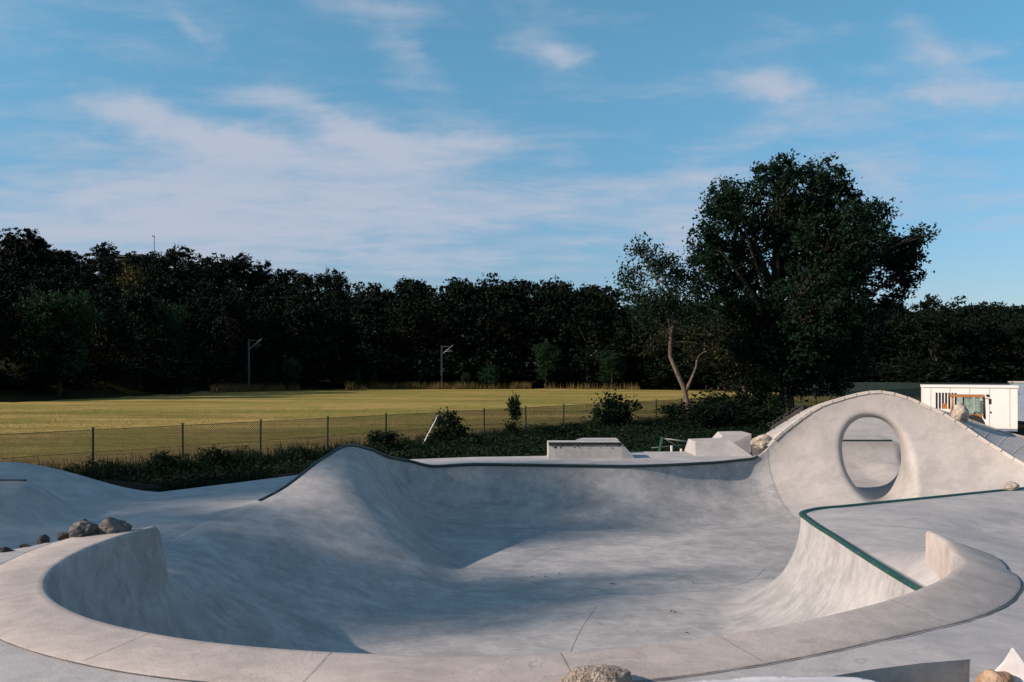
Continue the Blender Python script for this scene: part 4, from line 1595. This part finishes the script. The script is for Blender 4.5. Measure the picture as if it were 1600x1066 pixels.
# one span of diamond wire, joined
V, F = [], []
st = .075
H = PH - .12
n = int((span + H) / st)
def wire(a, b, w=.0045):
    i = len(V)
    a, b = Vector(a), Vector(b)
    d = (b - a).normalized()
    s = Vector((-d.z, 0, d.x)) * w
    V.extend([a - s + Vector((0, -w, 0)), a + s + Vector((0, w, 0)), b + s + Vector((0, w, 0)), b - s + Vector((0, -w, 0))])
    F.append((i, i + 1, i + 2, i + 3))
for k in range(n):
    x = k * st
    x0, z0, x1, z1 = x - H, 0, x, H
    if x0 < 0: z0, x0 = -x0, 0
    if x1 > span: z1, x1 = H - (x1 - span), span
    if z1 > z0 + .01:
        wire((x0, 0, z0 + .06), (x1, 0, z1 + .06))
        wire((span - x0, .006, z0 + .06), (span - x1, .006, z1 + .06))
for z in (.06, .5 * H + .06, H + .06): wire((0, .012, z), (span, .012, z), .008)
wire_me = mesh_np("wire_mesh", V, F, M['fencegreen'])
ang = math.atan2(2.05, 1.97)
for n in range(-4, 36):
    x, y = FX(n)
    g = float(terrain_h(x, y)) + .5 + .10 * sstep(0, 14, n)
    o = link("post", post_me, FENCE); o.location = (x + 13.1, y - 25, g); o.rotation_euler = (R(random.uniform(-1.2, 1.2)), R(random.uniform(-1.2, 1.2)), 0)
    if n < 35:
        o = link("wire_mesh", wire_me, FENCE); o.location = (x + 13.1, y - 25, g); o.rotation_euler = (0, 0, ang)
        o['kind'] = 'stuff'
x, y = FX(5)
for (dx, mt, nm) in ((-.62, M['whitepost'], "pale brace"), (.5, M['fencegreen'], None)):
    mb = MB(); mb.tube([(x + 13.1, y - 25 - .05, 1.35), (x + 13.1 + dx, y - 25 + dx - .6, .02)], .031 if nm else .026, 6)
    b = mb.build("brace", mt, FENCE)
    if nm: b['label'] = "pale steel brace leaning on a fence post"

# green wind screen fence far right
scr = thing("screen_fence", "long dark green screened fence at the foot of the wood on the right", "fence", (px(1236, 616, 108).x, 108, -.5))
p0 = Vector((0, 0, 0)); p1 = Vector((px(1700, 616, 92).x - px(1236, 616, 108).x, -16, 0))
L = (p1 - p0).length; ns = 14
a = math.atan2(p1.y, p1.x)
mb = MB(); mb.box((0, 0, .95), (L / ns - .12, .04, 1.8)); pm = mb.mesh("screen_panel", M['screen'])
mb = MB(); mb.box((0, 0, 1.0), (.08, .08, 2.0)); sm = mb.mesh("post", M['fencegreen'])
for k in range(ns):
    o = link("screen_panel", pm, scr); o.location = p0.lerp(p1, (k + .5) / ns) + Vector((0, 0, float(k % 3) * .01)); o.rotation_euler = (0, 0, a)
    o = link("post", sm, scr); o.location = p0.lerp(p1, k / ns); o.rotation_euler = (0, 0, a)

# ------------------------------------------------------------------ weeds and shrubs by the fence
def near_weeds():
    rng = np.random.default_rng(31)
    n = 46000
    k = rng.uniform(-6, 26, n)
    off = np.abs(rng.normal(0, 1.0, n)) * 1.25 - .5
    x = -13.1 + 1.97 * k + off * .72 + rng.normal(0, .1, n)
    y = 25 + 2.05 * k - off * .69 + rng.normal(0, .1, n)
    e = np.array([(p[0], p[1]) for p in DECK_EDGE])
    ok = ~poly_inside(np.array([(v[0], v[1]) for v in DECK_EDGE]), x, y)
    x, y, k, off = x[ok], y[ok], k[ok], off[ok]
    lump = .1 + 1.0 * (np.sin(x * 1.7 + 1) * np.sin(y * 1.3 + x * .6) * .5 + .5) ** 1.6 + .4 * (np.sin(x * 5.3) * .5 + .5) ** 3 + .22 * sstep(9, 13, k)
    grow = sstep(-.6, .1, off)
    h = (.14 + .44 * lump) * (.35 + .65 * grow) * rng.random(len(x)) ** .6
    z = terrain_h(x, y) + h
    V, F = leaf_quads(np.column_stack([x, y, z]), .11, rng, .38)
    o = link("weeds", mesh_np("weeds", V, F, M['weed']))
    tag(o, "dark tangled weeds along the foot of the wire fence", kind='stuff')
    # fill towards the deck edge
    n = 64000
    t = rng.uniform(0, 1, n) ** .8
    A = np.array([(-13.5, 19.4), (-9.0, 19.6), (-7.2, 21.0), (-5.4, 23.0), (-3.6, 25.9), (-1, 26.9), (1.4, 28.2), (4.4, 28.6), (7.6, 28.8), (9.5, 30)])
    sg = np.linspace(0, 1, len(A))
    x = np.interp(t, sg, A[:, 0]) + rng.normal(0, .1, n)
    y = np.interp(t, sg, A[:, 1]) + np.abs(rng.normal(0, 2.4, n))
    okk = (x + 13.1) - (y - 25) * .96 > -.3
    x, y, t = x[okk], y[okk], t[okk]
    h = rng.random(len(x)) ** 1.4 * (.16 + .28 * (np.sin(x * 2.1) * np.sin(y * 1.7 + x) * .5 + .5))
    z = np.interp(t, sg, [-.35, -.3, -.3, -.3, -.2, -.2, -.2, -.25, -.25, -.3]) - .15 + h
    V, F = leaf_quads(np.column_stack([x, y, z]), .12, rng, .5)
    o = link("ground_weeds", mesh_np("ground_weeds", V, F, M['weed']))
    tag(o, "low dark weeds between the deck edge and the fence", kind='stuff')


near_weeds()
n = 60000
xx, yy = rg.uniform(-3, 20, n), rg.uniform(27, 50, n)
keep = ~poly_inside(np.array([(v[0], v[1]) for v in DECK_EDGE]), xx, yy) & ((xx + 13.1) - (yy - 25) * .96 > -1) & (xx < 9.6 + (yy - 28) * .5) & (yy > 28.2 - .1 * (xx < 2))
xx, yy = xx[keep], yy[keep]
hh = rg.random(len(xx)) ** 1.3 * (.18 + .5 * (np.sin(xx * 1.3) * np.sin(yy * .9 + xx * .4) * .5 + .5))
V, F = leaf_quads(np.column_stack([xx, yy, terrain_h(xx, yy) - .02 + hh]), .15, rg, .45)
tag(link("thicket", mesh_np("thicket", V, F, M['weed'])), "dark overgrown thicket behind the concrete blocks", kind='stuff')
n = 30000
k_ = rg.uniform(-5, 24, n)
off = rg.normal(0, .7, n)
xx = -13.1 + 1.97 * k_ + off * .7; yy = 25 + 2.05 * k_ - off * .7
keep = ~poly_inside(np.array([(v[0], v[1]) for v in DECK_EDGE]), xx, yy) & (np.sin(xx * 1.9) * np.sin(yy * 1.1 + xx) > rg.uniform(-1.2, .6, n))
blades("rough_grass", np.column_stack([xx, yy])[keep], .55, .05, M['weed'], "rough dark grass growing through the wire fence", rg, .3, terrain_h)
fl = lambda x: 25 * 1857 / (2000 - x)
px_shrub("leafy_shrub", "dark leafy shrub beside the braced fence post", "shrub", SH_WEED[0], 699, 650, 715, 52, fl(699) - .7, z0=-.55)
px_shrub("leafy_shrub", "slim tall weed bush rising above the fence left of the concrete box", "shrub", SH_WEED[1], 803, 634, 705, 26, fl(803) - .8, z0=-.55)
px_shrub("leafy_shrub", "low wide shrub at the fence behind the black edged concrete box", "shrub", SH_WEED[2], 850, 684, 712, 80, fl(850) - 1.0, z0=-.55)
px_shrub("leafy_shrub", "rounded green shrub in front of the fence right of the black edged box", "shrub", SH_WEED[0], 962, 630, 700, 66, fl(968) - 1.2, z0=-.55)
px_shrub("leafy_shrub", "green shrub at the foot of the slender leaning tree", "shrub", SH_WEED[1], 1050, 664, 700, 60, fl(1050) - 1.5, z0=-.55)
px_shrub("leafy_shrub", "broad green shrub right of the slender leaning tree", "shrub", SH_WEED[2], 1120, 628, 690, 80, fl(1120) - 2, z0=-.55)
px_shrub("leafy_shrub", "big dark shrub at the foot of the tall tree, left of its trunk", "shrub", SH_DARK[0], 1185, 606, 690, 76, 50, z0=-.5)
px_shrub("leafy_shrub", "thin leafy shrub against the trunk of the tall tree", "shrub", SH_WEED[0], 1212, 620, 680, 34, 47, z0=-.5)
px_shrub("leafy_shrub", "dark shrub beside the rebar, left of the tall wall", "shrub", SH_DARK[1], 1165, 645, 700, 110, 44, z0=-.5)
px_shrub("leafy_shrub", "dark low shrub at the fence behind the hump", "shrub", SH_WEED[1], 600, 690, 728, 66, fl(600) - 1.4, z0=-.55)
px_shrub("leafy_shrub", "leafy weed bush at the fence left of the hump", "shrub", SH_WEED[2], 335, 700, 745, 50, fl(335) - 1.0, z0=-.55)
px_shrub("leafy_shrub", "scraggy weed bush below the leftmost fence posts", "shrub", SH_WEED[0], 250, 708, 750, 40, fl(250) - .8, z0=-.55)
px_shrub("leafy_shrub", "dark shrub right of the thin sapling in front of the fence", "shrub", SH_DARK[2], 905, 688, 712, 50, fl(905) - 2.0, z0=-.55)
px_shrub("leafy_shrub", "dark shrub behind the pyramid shaped block", "shrub", SH_DARK[0], 1090, 650, 705, 90, 43, z0=-.55)

# ------------------------------------------------------------------ blocks on the far deck
def ledge():
    d = 25.6
    z1 = px(0, 692.5, d).z
    x0, x1 = px(857, 0, d).x, px(972, 0, d).x
    w = x1 - x0
    o = thing("concrete_ledge", "pale concrete box with a black worn top edge on the far deck", "ledge", (x0, d, 0))
    mb = MB()
    V = [(0, 0, 0), (w, 0, 0), (w + .42, .05, 0), (w + .42, 1.0, 0), (0, 1.0, 0), (0, 0, z1), (w, 0, z1), (w, .9, z1), (0, 1.0, z1)]
    vs = [mb.bm.verts.new(v) for v in V]
    for f in ((0, 1, 6, 5), (1, 2, 6), (2, 3, 7, 6), (3, 4, 8, 7), (4, 0, 5, 8), (5, 6, 7, 8), (0, 4, 3, 2, 1)): mb.bm.faces.new([vs[i] for i in f])
    mb.build("block", M['ledge'], o)
    mb = MB(); mb.box((w / 2, -.004, z1 - .018), (w + .004, .06, .085)); mb.build("edge_angle", M['black'], o)
    for k in range(40):
        x = random.uniform(.05, w - .05)
        mb = MB(); mb.box((x, -.004, z1 - .075 - random.random() ** 2 * .09), (random.uniform(.015, .07), .010, random.uniform(.008, .028)))
        mb.build("scuff", M['black'], o)
    b = thing("concrete_block", "low pale concrete block behind the black edged box", "block", (px(932, 0, 27.2).x, 27.2, 0))
    mb = MB(); zt = px(0, 687, 27.2).z
    mb.prism([(-.7, 0), (.75, 0), (.75, .7), (-.4, .7)], -.1, zt).bevel(.02, 1); mb.build("block", M['ledge'], b)


ledge()


def hips():
    d = 26.4
    g = lambda x, y, dd: tuple(np.array(px(x, y, dd)) - np.array((px(1130, 0, d).x, d, 0)))
    o = thing("pyramid_block", "faceted pyramid shaped concrete block at the end of the far deck", "block", (px(1130, 0, d).x, d, 0))
    z = px(0, 691, d).z
    mb = MB()
    X = lambda x: px(x, 0, d).x - px(1130, 0, d).x
    base = [(X(1087), 0, -.05), (X(1178), -.1, -.05), (X(1180), 1.8, -.05), (X(1087), 1.8, -.05)]
    top = [(X(1089), .25, z), (X(1143), .25, z + .04), (X(1146), 1.3, z + .04), (X(1089), 1.3, z)]
    vs = [mb.bm.verts.new(v) for v in base + top]
    for f in ((0, 1, 5, 4), (1, 2, 6, 5), (2, 3, 7, 6), (3, 0, 4, 7), (4, 5, 6, 7), (3, 2, 1, 0)): mb.bm.faces.new([vs[i] for i in f])
    mb.build("block", M['ledge'], o)
    d2 = 28.6
    o = thing("wedge_block", "pale sloping concrete wedge rising behind the pyramid shaped block", "block", (px(1145, 0, d2).x, d2, 0))
    X2 = lambda x: px(x, 0, d2).x - px(1145, 0, d2).x
    za, zb = px(0, 681, d2).z, px(0, 678, d2).z
    mb = MB()
    base = [(X2(1108), 0, -.2), (X2(1174), 0, -.2), (X2(1174), 1.3, -.2), (X2(1108), 1.3, -.2)]
    top = [(X2(1130), .1, za), (X2(1174), 0, zb), (X2(1174), 1.3, zb), (X2(1136), 1.3, za + .05)]
    vs = [mb.bm.verts.new(v) for v in base + top]
    for f in ((0, 1, 5, 4), (1, 2, 6, 5), (2, 3, 7, 6), (3, 0, 4, 7), (4, 5, 6, 7), (3, 2, 1, 0)): mb.bm.faces.new([vs[i] for i in f])
    mb.build("block", M['ledge'], o)
    # site barrier and little posts
    d3 = 28.0
    b = thing("broken_barrier", "leaning green post with a thin pale rail behind the far deck", "barrier", tuple(px(1030, 712, d3)))
    q = lambda x, y, e=0: tuple(np.array(px(x, y, d3 + e)) - np.array(px(1030, 712, d3)))
    mb = MB(); mb.tube([q(1029, 714), q(1035, 683)], .055, 8); mb.build("post", M['paintgreen'], b, 40)
    mb = MB(); mb.tube([q(1035, 685), q(1088, 692, .3)], .022, 6); mb.build("rail", M['palesteel'], b)
    mb = MB(); mb.tube([q(1036, 684), q(1072, 706, .4)], .022, 6); mb.tube([q(1018, 700, .3), q(1088, 694, .6)], .018, 6); mb.build("stay", M['galv'], b)
    for (x, y, h, lab) in ((1049, 713, 16, "tallest of three short white posts beside the leaning green post"), (1064, 713, 11, "middle one of three short white posts on the far deck"), (1078, 713, 5, "shortest white post, next to the pyramid shaped block")):
        c = px(x, y, d3)
        o = thing("white_post", lab, "post", tuple(c), 0, "short white posts")
        hh = h / FPX * d3
        mb = MB(); mb.box((0, 0, hh / 2), (.06, .06, hh), taper=.9).bevel(.008, 1); mb.build("post_body", M['whitepost'], o)
        mb = MB(); mb.box((0, 0, hh + .006), (.07, .07, .012)); mb.build("cap", M['whitepost'], o)


hips()


# ------------------------------------------------------------------ rocks
def rock(name, label, c, size, mat, seed, rz=0.0, rough=.22, tilt=0.0, facets=5, group=None, sub=4):
    bm = bmesh.new()
    bmesh.ops.create_icosphere(bm, subdivisions=sub, radius=1.0)
    rng = np.random.default_rng(seed)
    planes = []
    for _ in range(facets):
        n = rng.normal(size=3); n /= np.linalg.norm(n)
        planes.append((Vector(n), rng.uniform(.55, .9)))
    off = Vector(rng.uniform(0, 50, 3))
    from mathutils import noise
    for v in bm.verts:
        p = v.co.copy()
        for n, dd in planes:
            e = p.dot(n) - dd
            if e > 0: p -= n * e * .85
        p *= 1 + rough * noise.noise(p * 1.3 + off) + rough * .45 * noise.noise(p * 3.7 + off) + rough * .22 * noise.noise(p * 9 + off)
        v.co = p
    me = bpy.data.meshes.new(name)
    for v in bm.verts: v.co = Vector((v.co.x * size[0], v.co.y * size[1], v.co.z * size[2]))
    zmin = min(v.co.z for v in bm.verts)
    for v in bm.verts: v.co.z -= zmin + size[2] * .12
    for f in bm.faces: f.smooth = True
    bm.to_mesh(me); bm.free()
    me.set_sharp_from_angle(angle=R(32))
    me.materials.append(mat)
    o = link(name, me)
    o.location = c; o.rotation_euler = (tilt, 0, rz)
    return tag(o, label, "rock", group)


rock("boulder", "grey rounded boulder at the left end of the raised rim, nearest the rim tip", (-4.98, 10.02, .72), (.19, .17, .15), M['rockgrey'], 3, .4, .15)
rock("boulder", "cracked pale faced boulder left of the rounded grey one on the rim", (-5.28, 9.88, .72), (.18, .16, .13), M['rockgrey'], 9, 1.2, .32)
rock("small_rock", "small black rock just left of the two boulders on the rim", (-5.52, 9.86, .71), (.085, .07, .055), M['rockdark'], 12, .3)
rock("small_rock", "rounded dark rock between the flat one and the two boulders", (-5.60, 9.56, .71), (.085, .075, .07), M['rockdark'], 15, 2.0)
rock("small_rock", "flat dark rock, second from the left along the rim edge", (-5.65, 9.28, .71), (.075, .065, .045), M['rockdark'], 18, 1.0)
rock("small_rock", "leftmost dark rock on the edge of the near slab", (-5.73, 9.02, .71), (.085, .07, .055), M['rockdark'], 22, .8)
c = px(1190, 706, 25.6)
rock("boulder", "pale angular boulder on the left foot of the tall wall", (8.12, 25.72, .26), (.46, .30, .27), M['rockpale'], 31, .2, .25)
c = px(1580, 764, 17.4)
rock("small_rock", "flat pale brown rock on the coping of the right platform", (c.x, 17.45, .2), (.19, .13, .10), M['rockpale'], 35, .2)
for (u, e, sz, sd, lab, tl) in ((.70, .5, (.34, .26, .30), 41, "tall pale pointed boulder on the sloping top of the wall", 0), (.97, .55, (.52, .42, .42), 46, "large pale brown boulder low on the sloping top of the wall", 0)):
    f, b = w_front(u, 0), w_back(u, 0)
    p = f + (b - f) * e
    rock("boulder", lab, (p[0], p[1], p[2] - .12), sz, M['rockpale'], sd, .7, .28)
rock("porous_stone", "rough porous stone lying on the near rim at the bottom of the photo", (.56, 5.16, .74), (.245, .13, .085), M['rockpore'], 51, .1, .2, sub=5)
rock("brown_rock", "orange brown rock beside the notch in the near slab", (3.13, 5.16, .70), (.13, .11, .085), M['rockbrown'], 55, .4, .2)


# rubble and rebar at the left shoulder of the wall
def rebar():
    f, b = w_front(.17, 0), w_back(.17, 0)
    f2, b2 = w_front(.06, 0), w_back(.06, 0)
    o = thing("form_board", "dark formwork board with wire loops leaning on the left shoulder of the wall", "board", tuple(b2))
    c = np.array(b2)
    A, Bp = Vector(b2 - c), Vector(b - c)
    n = Vector((w_nrm(w_t(.1))[0], w_nrm(w_t(.1))[1], 0))
    mb = MB()
    v = [mb.bm.verts.new(p) for p in (A + n * .05 + Vector((0, 0, -.5)), Bp + n * .05 + Vector((0, 0, -.5)), Bp + n * .05 + Vector((0, 0, .16)), A + n * .05 + Vector((0, 0, .13)),
                                      A + n * .13 + Vector((0, 0, -.5)), Bp + n * .13 + Vector((0, 0, -.5)), Bp + n * .13 + Vector((0, 0, .16)), A + n * .13 + Vector((0, 0, .13)))]
    for fc in ((0, 1, 2, 3), (7, 6, 5, 4), (0, 4, 5, 1), (1, 5, 6, 2), (2, 6, 7, 3), (3, 7, 4, 0)): mb.bm.faces.new([v[i] for i in fc])
    mb.build("board", M['roof'], o)
    rng = np.random.default_rng(4)
    for k in range(9):
        p = A.lerp(Bp, (k + .5) / 9) + n * .16 + Vector((0, 0, .1))
        pts = [p + Vector((.10 * math.cos(a) + rng.normal() * .025, rng.normal() * .04, .04 + .10 * math.sin(a))) for a in np.linspace(-1.2, 4.2, 12)]
        mb = MB(); mb.tube(pts, .011, 5); mb.build("wire_loop", M['roof'], o)


rebar()


# ------------------------------------------------------------------ white cabin and loader
def cabin():
    d = 43.5
    a = px(1443, 668, d); b = px(1590, 668, d - 1.8)
    z0 = -.22
    o = thing("site_cabin", "long white site cabin with dark slotted vent behind the tall wall", "cabin", (a.x, a.y, z0), math.atan2(b.y - a.y, b.x - a.x))
    L = math.hypot(b.x - a.x, b.y - a.y)
    H = px(0, 605, d).z - z0
    mb = MB(); mb.box((L / 2, 1.2, H / 2), (L, 2.4, H)).bevel(.02, 1); mb.build("body", M['white'], o)
    mb = MB(); mb.box((L / 2, 1.2, H + .05), (L + .08, 2.5, .12)).bevel(.02, 1); mb.build("roof", M['white'], o)
    mb = MB(); mb.box((L / 2, 1.2, -.06), (L, 2.36, .14)); mb.build("base_frame", M['bluegrey'], o)
    for k in range(7):
        x = .62 + k * .15
        mb = MB(); mb.box((x, -.012, H - .72), (.075, .03, .86)); mb.build("vent_slot", M['black'], o)
    for k in range(5):
        mb = MB(); mb.box((L * (.08 + k * .21), -.004, H / 2), (.02, .012, H - .1)); mb.build("seam", M['palesteel'], o)
    mb = MB(); mb.box((L * .69, -.02, H - .42), (.12, .04, .12)); mb.build("light", M['black'], o)
    mb = MB(); mb.box((L * .72, -.02, H - 1.3), (.05, .05, .08)); mb.build("handle", M['black'], o)
    o = thing("blue_cabin", "blue grey cabin at the right edge behind the white one", "cabin", (px(1600, 0, 48).x + 2.2, 48.2, -.2), .15)
    mb = MB(); mb.box((0, 0, 1.15), (4.6, 2.4, 2.3)).bevel(.03, 1); mb.build("body", M['bluegrey'], o)
    mb = MB(); mb.box((0, 0, 2.34), (4.7, 2.5, .08)); mb.build("roof", M['palesteel'], o)


cabin()


def loader():
    d = 38.5
    s = d / FPX
    c = px(1517, 660, d)
    z0 = -.3
    o = thing("wheel_loader", "small orange wheel loader with a glazed cab behind the tall wall", "loader", (c.x, d, z0), -0.5)
    Z = lambda y: px(0, y, d).z - z0
    X = lambda x: (px(x, 0, d).x - c.x) * 1.12
    top = Z(619)
    low = Z(652)
    # cab: roof, four posts, glazing
    mb = MB(); mb.box(((X(1493) + X(1532)) / 2, .55, top), (X(1534) - X(1491), 1.3, .10)).bevel(.03, 2); mb.build("roof", M['orange'], o)
    for (xa, xb, yy) in ((1495, 1493, 0), (1533, 1534, 0), (1495, 1493, 1.1), (1533, 1534, 1.1), (1508, 1508, 0)):
        mb = MB(); mb.tube([(X(xb), yy, .8), (X(xa), yy, top)], .045, 6); mb.build("cab_post", M['orange'] if xa == 1495 else M['black'], o)
    for (xa, xb, yy) in ((1510, 1519, .02), (1522, 1532, .02)):
        mb = MB(); mb.box(((X(xa) + X(xb)) / 2, yy, (top + low) / 2), (X(xb) - X(xa), .02, top - low - .1)).bevel(.005, 1); mb.build("window", M['glass'], o)
    mb = MB(); mb.box((X(1514), 1.1, (top + low) / 2), (1.0, .02, top - low - .1)); mb.build("window", M['glass'], o)
    mb = MB(); mb.box((X(1527), .5, low + .18), (.42, .45, .12)).box((X(1530), .5, low + .48), (.12, .42, .6)).bevel(.03, 2); mb.build("seat", M['black'], o)
    mb = MB(); mb.tube([(X(1534), 0, top - .12), (X(1539), -.1, top - .12)], .02, 6).box((X(1540), -.1, top - .25), (.12, .05, .26)); mb.build("mirror", M['black'], o)
    mb = MB(); mb.box((X(1496), .55, .72), (2.4, 1.2, .6)).box((X(1470), .55, .85), (.9, 1.1, .5)).bevel(.06, 2); mb.build("body", M['orange'], o)
    mb = MB(); mb.box((X(1485), .55, Z(636)), (.2, .5, .25)).bevel(.03, 2); mb.build("bracket", M['orange'], o)
    for (x, y) in ((-1.75, -.15), (.1, -.15), (-1.75, 1.25), (.1, 1.25)):
        mb = MB(); mb.tube([(x, y - .15, .5), (x, y + .15, .5)], .5, 20).bevel(.05, 2)
        w = mb.build("wheel", M['black'], o, 40)
        mb = MB(); mb.tube([(x, y - .17, .5), (x, y + .17, .5)], .24, 14); mb.build("rim", M['orange'], w, 40)
    mb = MB(); mb.tube([(X(1462), .2, .7), (X(1438), .2, .4)], .07, 6).tube([(X(1462), .9, .7), (X(1438), .9, .4)], .07, 6); mb.build("lift_arm", M['orange'], o)
    mb = MB(); mb.prism([(X(1418), -.2), (X(1440), -.2), (X(1440), 1.3), (X(1418), 1.3)], .1, .55).bevel(.05, 1); mb.build("bucket", M['darksteel'], o)


loader()


# ------------------------------------------------------------------ plastic sheets at the bottom of the picture
def cloth(name, label, outline, zf, seed, amp=.04, thick=.004):
    rng = np.random.default_rng(seed)
    from mathutils import noise
    o = np.array(outline)
    x0, y0 = o.min(0); x1, y1 = o.max(0)
    pts = [Vector(p) for p in resample(list(outline) + [outline[0]], .03)[:-1]] if False else [Vector((float(p[0]), float(p[1]))) for p in resample([np.array(p) for p in outline] + [np.array(outline[0])], .04)[:-1]]
    n = len(pts)
    gx, gy = np.meshgrid(np.arange(x0, x1, .03), np.arange(y0, y1, .03))
    gx, gy = gx.ravel() + rng.normal(0, .004, gx.size), gy.ravel() + rng.normal(0, .004, gy.size)
    ok = poly_inside(np.array([(p.x, p.y) for p in pts]), gx, gy)
    pts += [Vector((float(a), float(b))) for a, b in zip(gx[ok], gy[ok])]
    res = delaunay_2d_cdt(pts, [], [list(range(n))], 1, 1e-4)
    V = []
    for v in res[0]:
        q = Vector((v.x * 2.2, v.y * 5, seed * 3.1))
        w = abs(noise.noise(q * .6)) * 1.5 + .3 * abs(noise.noise(q * 1.5)) + .06 * noise.noise(q * 5)
        V.append((v.x, v.y, zf(v.x, v.y) + .012 + amp * w))
    me = mesh_np(name, V, [list(f) for f in res[2]], M['sheet'], smooth=True)
    ob = link(name, me)
    sol = ob.modifiers.new("thickness", 'SOLIDIFY'); sol.thickness = thick
    return tag(ob, label, "sheet")


cloth("plastic_sheet", "crumpled white plastic sheet spread over the near slab edge", [(.70, 4.55), (.84, 5.10), (1.2, 5.21), (1.6, 5.27), (1.98, 5.28), (2.25, 5.22), (2.62, 4.95), (2.5, 4.5)],
      lambda x, y: .765, 5, .028)


def bag():
    # stiff folded sheet standing up beside the brown rock
    o = thing("folded_sheet", "pointed white folded sheet standing at the bottom right corner", "sheet", (3.275, 5.2, .66))
    from mathutils import noise
    rows = []
    for j in range(15):
        f = j / 14
        z = .34 * f
        half = .15 * (1 - f) ** 1.0 + .004
        row = []
        for k in range(13):
            g = k / 12 * 2 - 1
            x = -.02 * f + half * g + .03 * (1 - f) * (g > 0) * g
            y = -.13 * g * (1 - f) + .012 * noise.noise(Vector((x * 9, z * 9, 2)))
            row.append((x, y, z + .008 * noise.noise(Vector((x * 14, z * 14, 7)))))
        rows.append(row)
    A = np.array(rows); nr, nc = A.shape[:2]
    idx = np.arange(nr * nc).reshape(nr, nc)
    F = np.stack([idx[:-1, :-1], idx[:-1, 1:], idx[1:, 1:], idx[1:, :-1]], -1).reshape(-1, 4)
    a = link("front_fold", mesh_np("front_fold", A.reshape(-1, 3), F, M['sheet'], True), o)
    a.modifiers.new("thickness", 'SOLIDIFY').thickness = .005
    B2 = A.copy(); B2[:, :, 0] = B2[:, :, 0] * 2.0 + .20; B2[:, :, 1] = .10 - B2[:, :, 1] * .6; B2[:, :, 2] *= .70
    a = link("rear_fold", mesh_np("rear_fold", B2.reshape(-1, 3), F, M['sheet'], True), o)
    a.modifiers.new("thickness", 'SOLIDIFY').thickness = .005


bag()

# ------------------------------------------------------------------ trees left of the picture that shade the deck and the bowl
rs = np.random.default_rng(91)
SHADE = []
for k in range(2):
    bl = []
    for j in range(16):
        z = rs.uniform(.3, .92)
        w = .3 * math.sin(min(1, (1.05 - z) / .5) * math.pi / 2)
        a_ = rs.random() * 6.28
        r = rs.uniform(.09, .15)
        bl.append((math.cos(a_) * w * .8, math.sin(a_) * w * .8, z, r, r, r * .85))
    SHADE.append(tree_meshes("shade", [(0, 0, 0), (.01, 0, .3), (0, .01, .6), (0, 0, .9)], .02, bl, 13000, .0215, 95 + k, M['leafdark'], M['barkdark'], fork=.3, clump=.07, twigs=40, per=12, shell=.35))
for i, (x, y, top, w) in enumerate([(-66, -5.0, 33.8, 9.5), (-67, -.6, 35.0, 10), (-66, 3.0, 34.0, 9), (-67, 6.6, 30.5, 9.5), (-71, .8, 35.5, 10)]):
    g = float(terrain_h(x, y))
    plant_tree("shade_tree", "leafy tree standing on the slope left of the skatepark beyond the picture edge", "tree", SHADE[i % 2], (x, y, g), (w, w, top - g), rs.random() * 6, "trees beside the skatepark")

print("forest trees", N_FOREST, "tris", sum(len(m.polygons) for m in bpy.data.meshes))
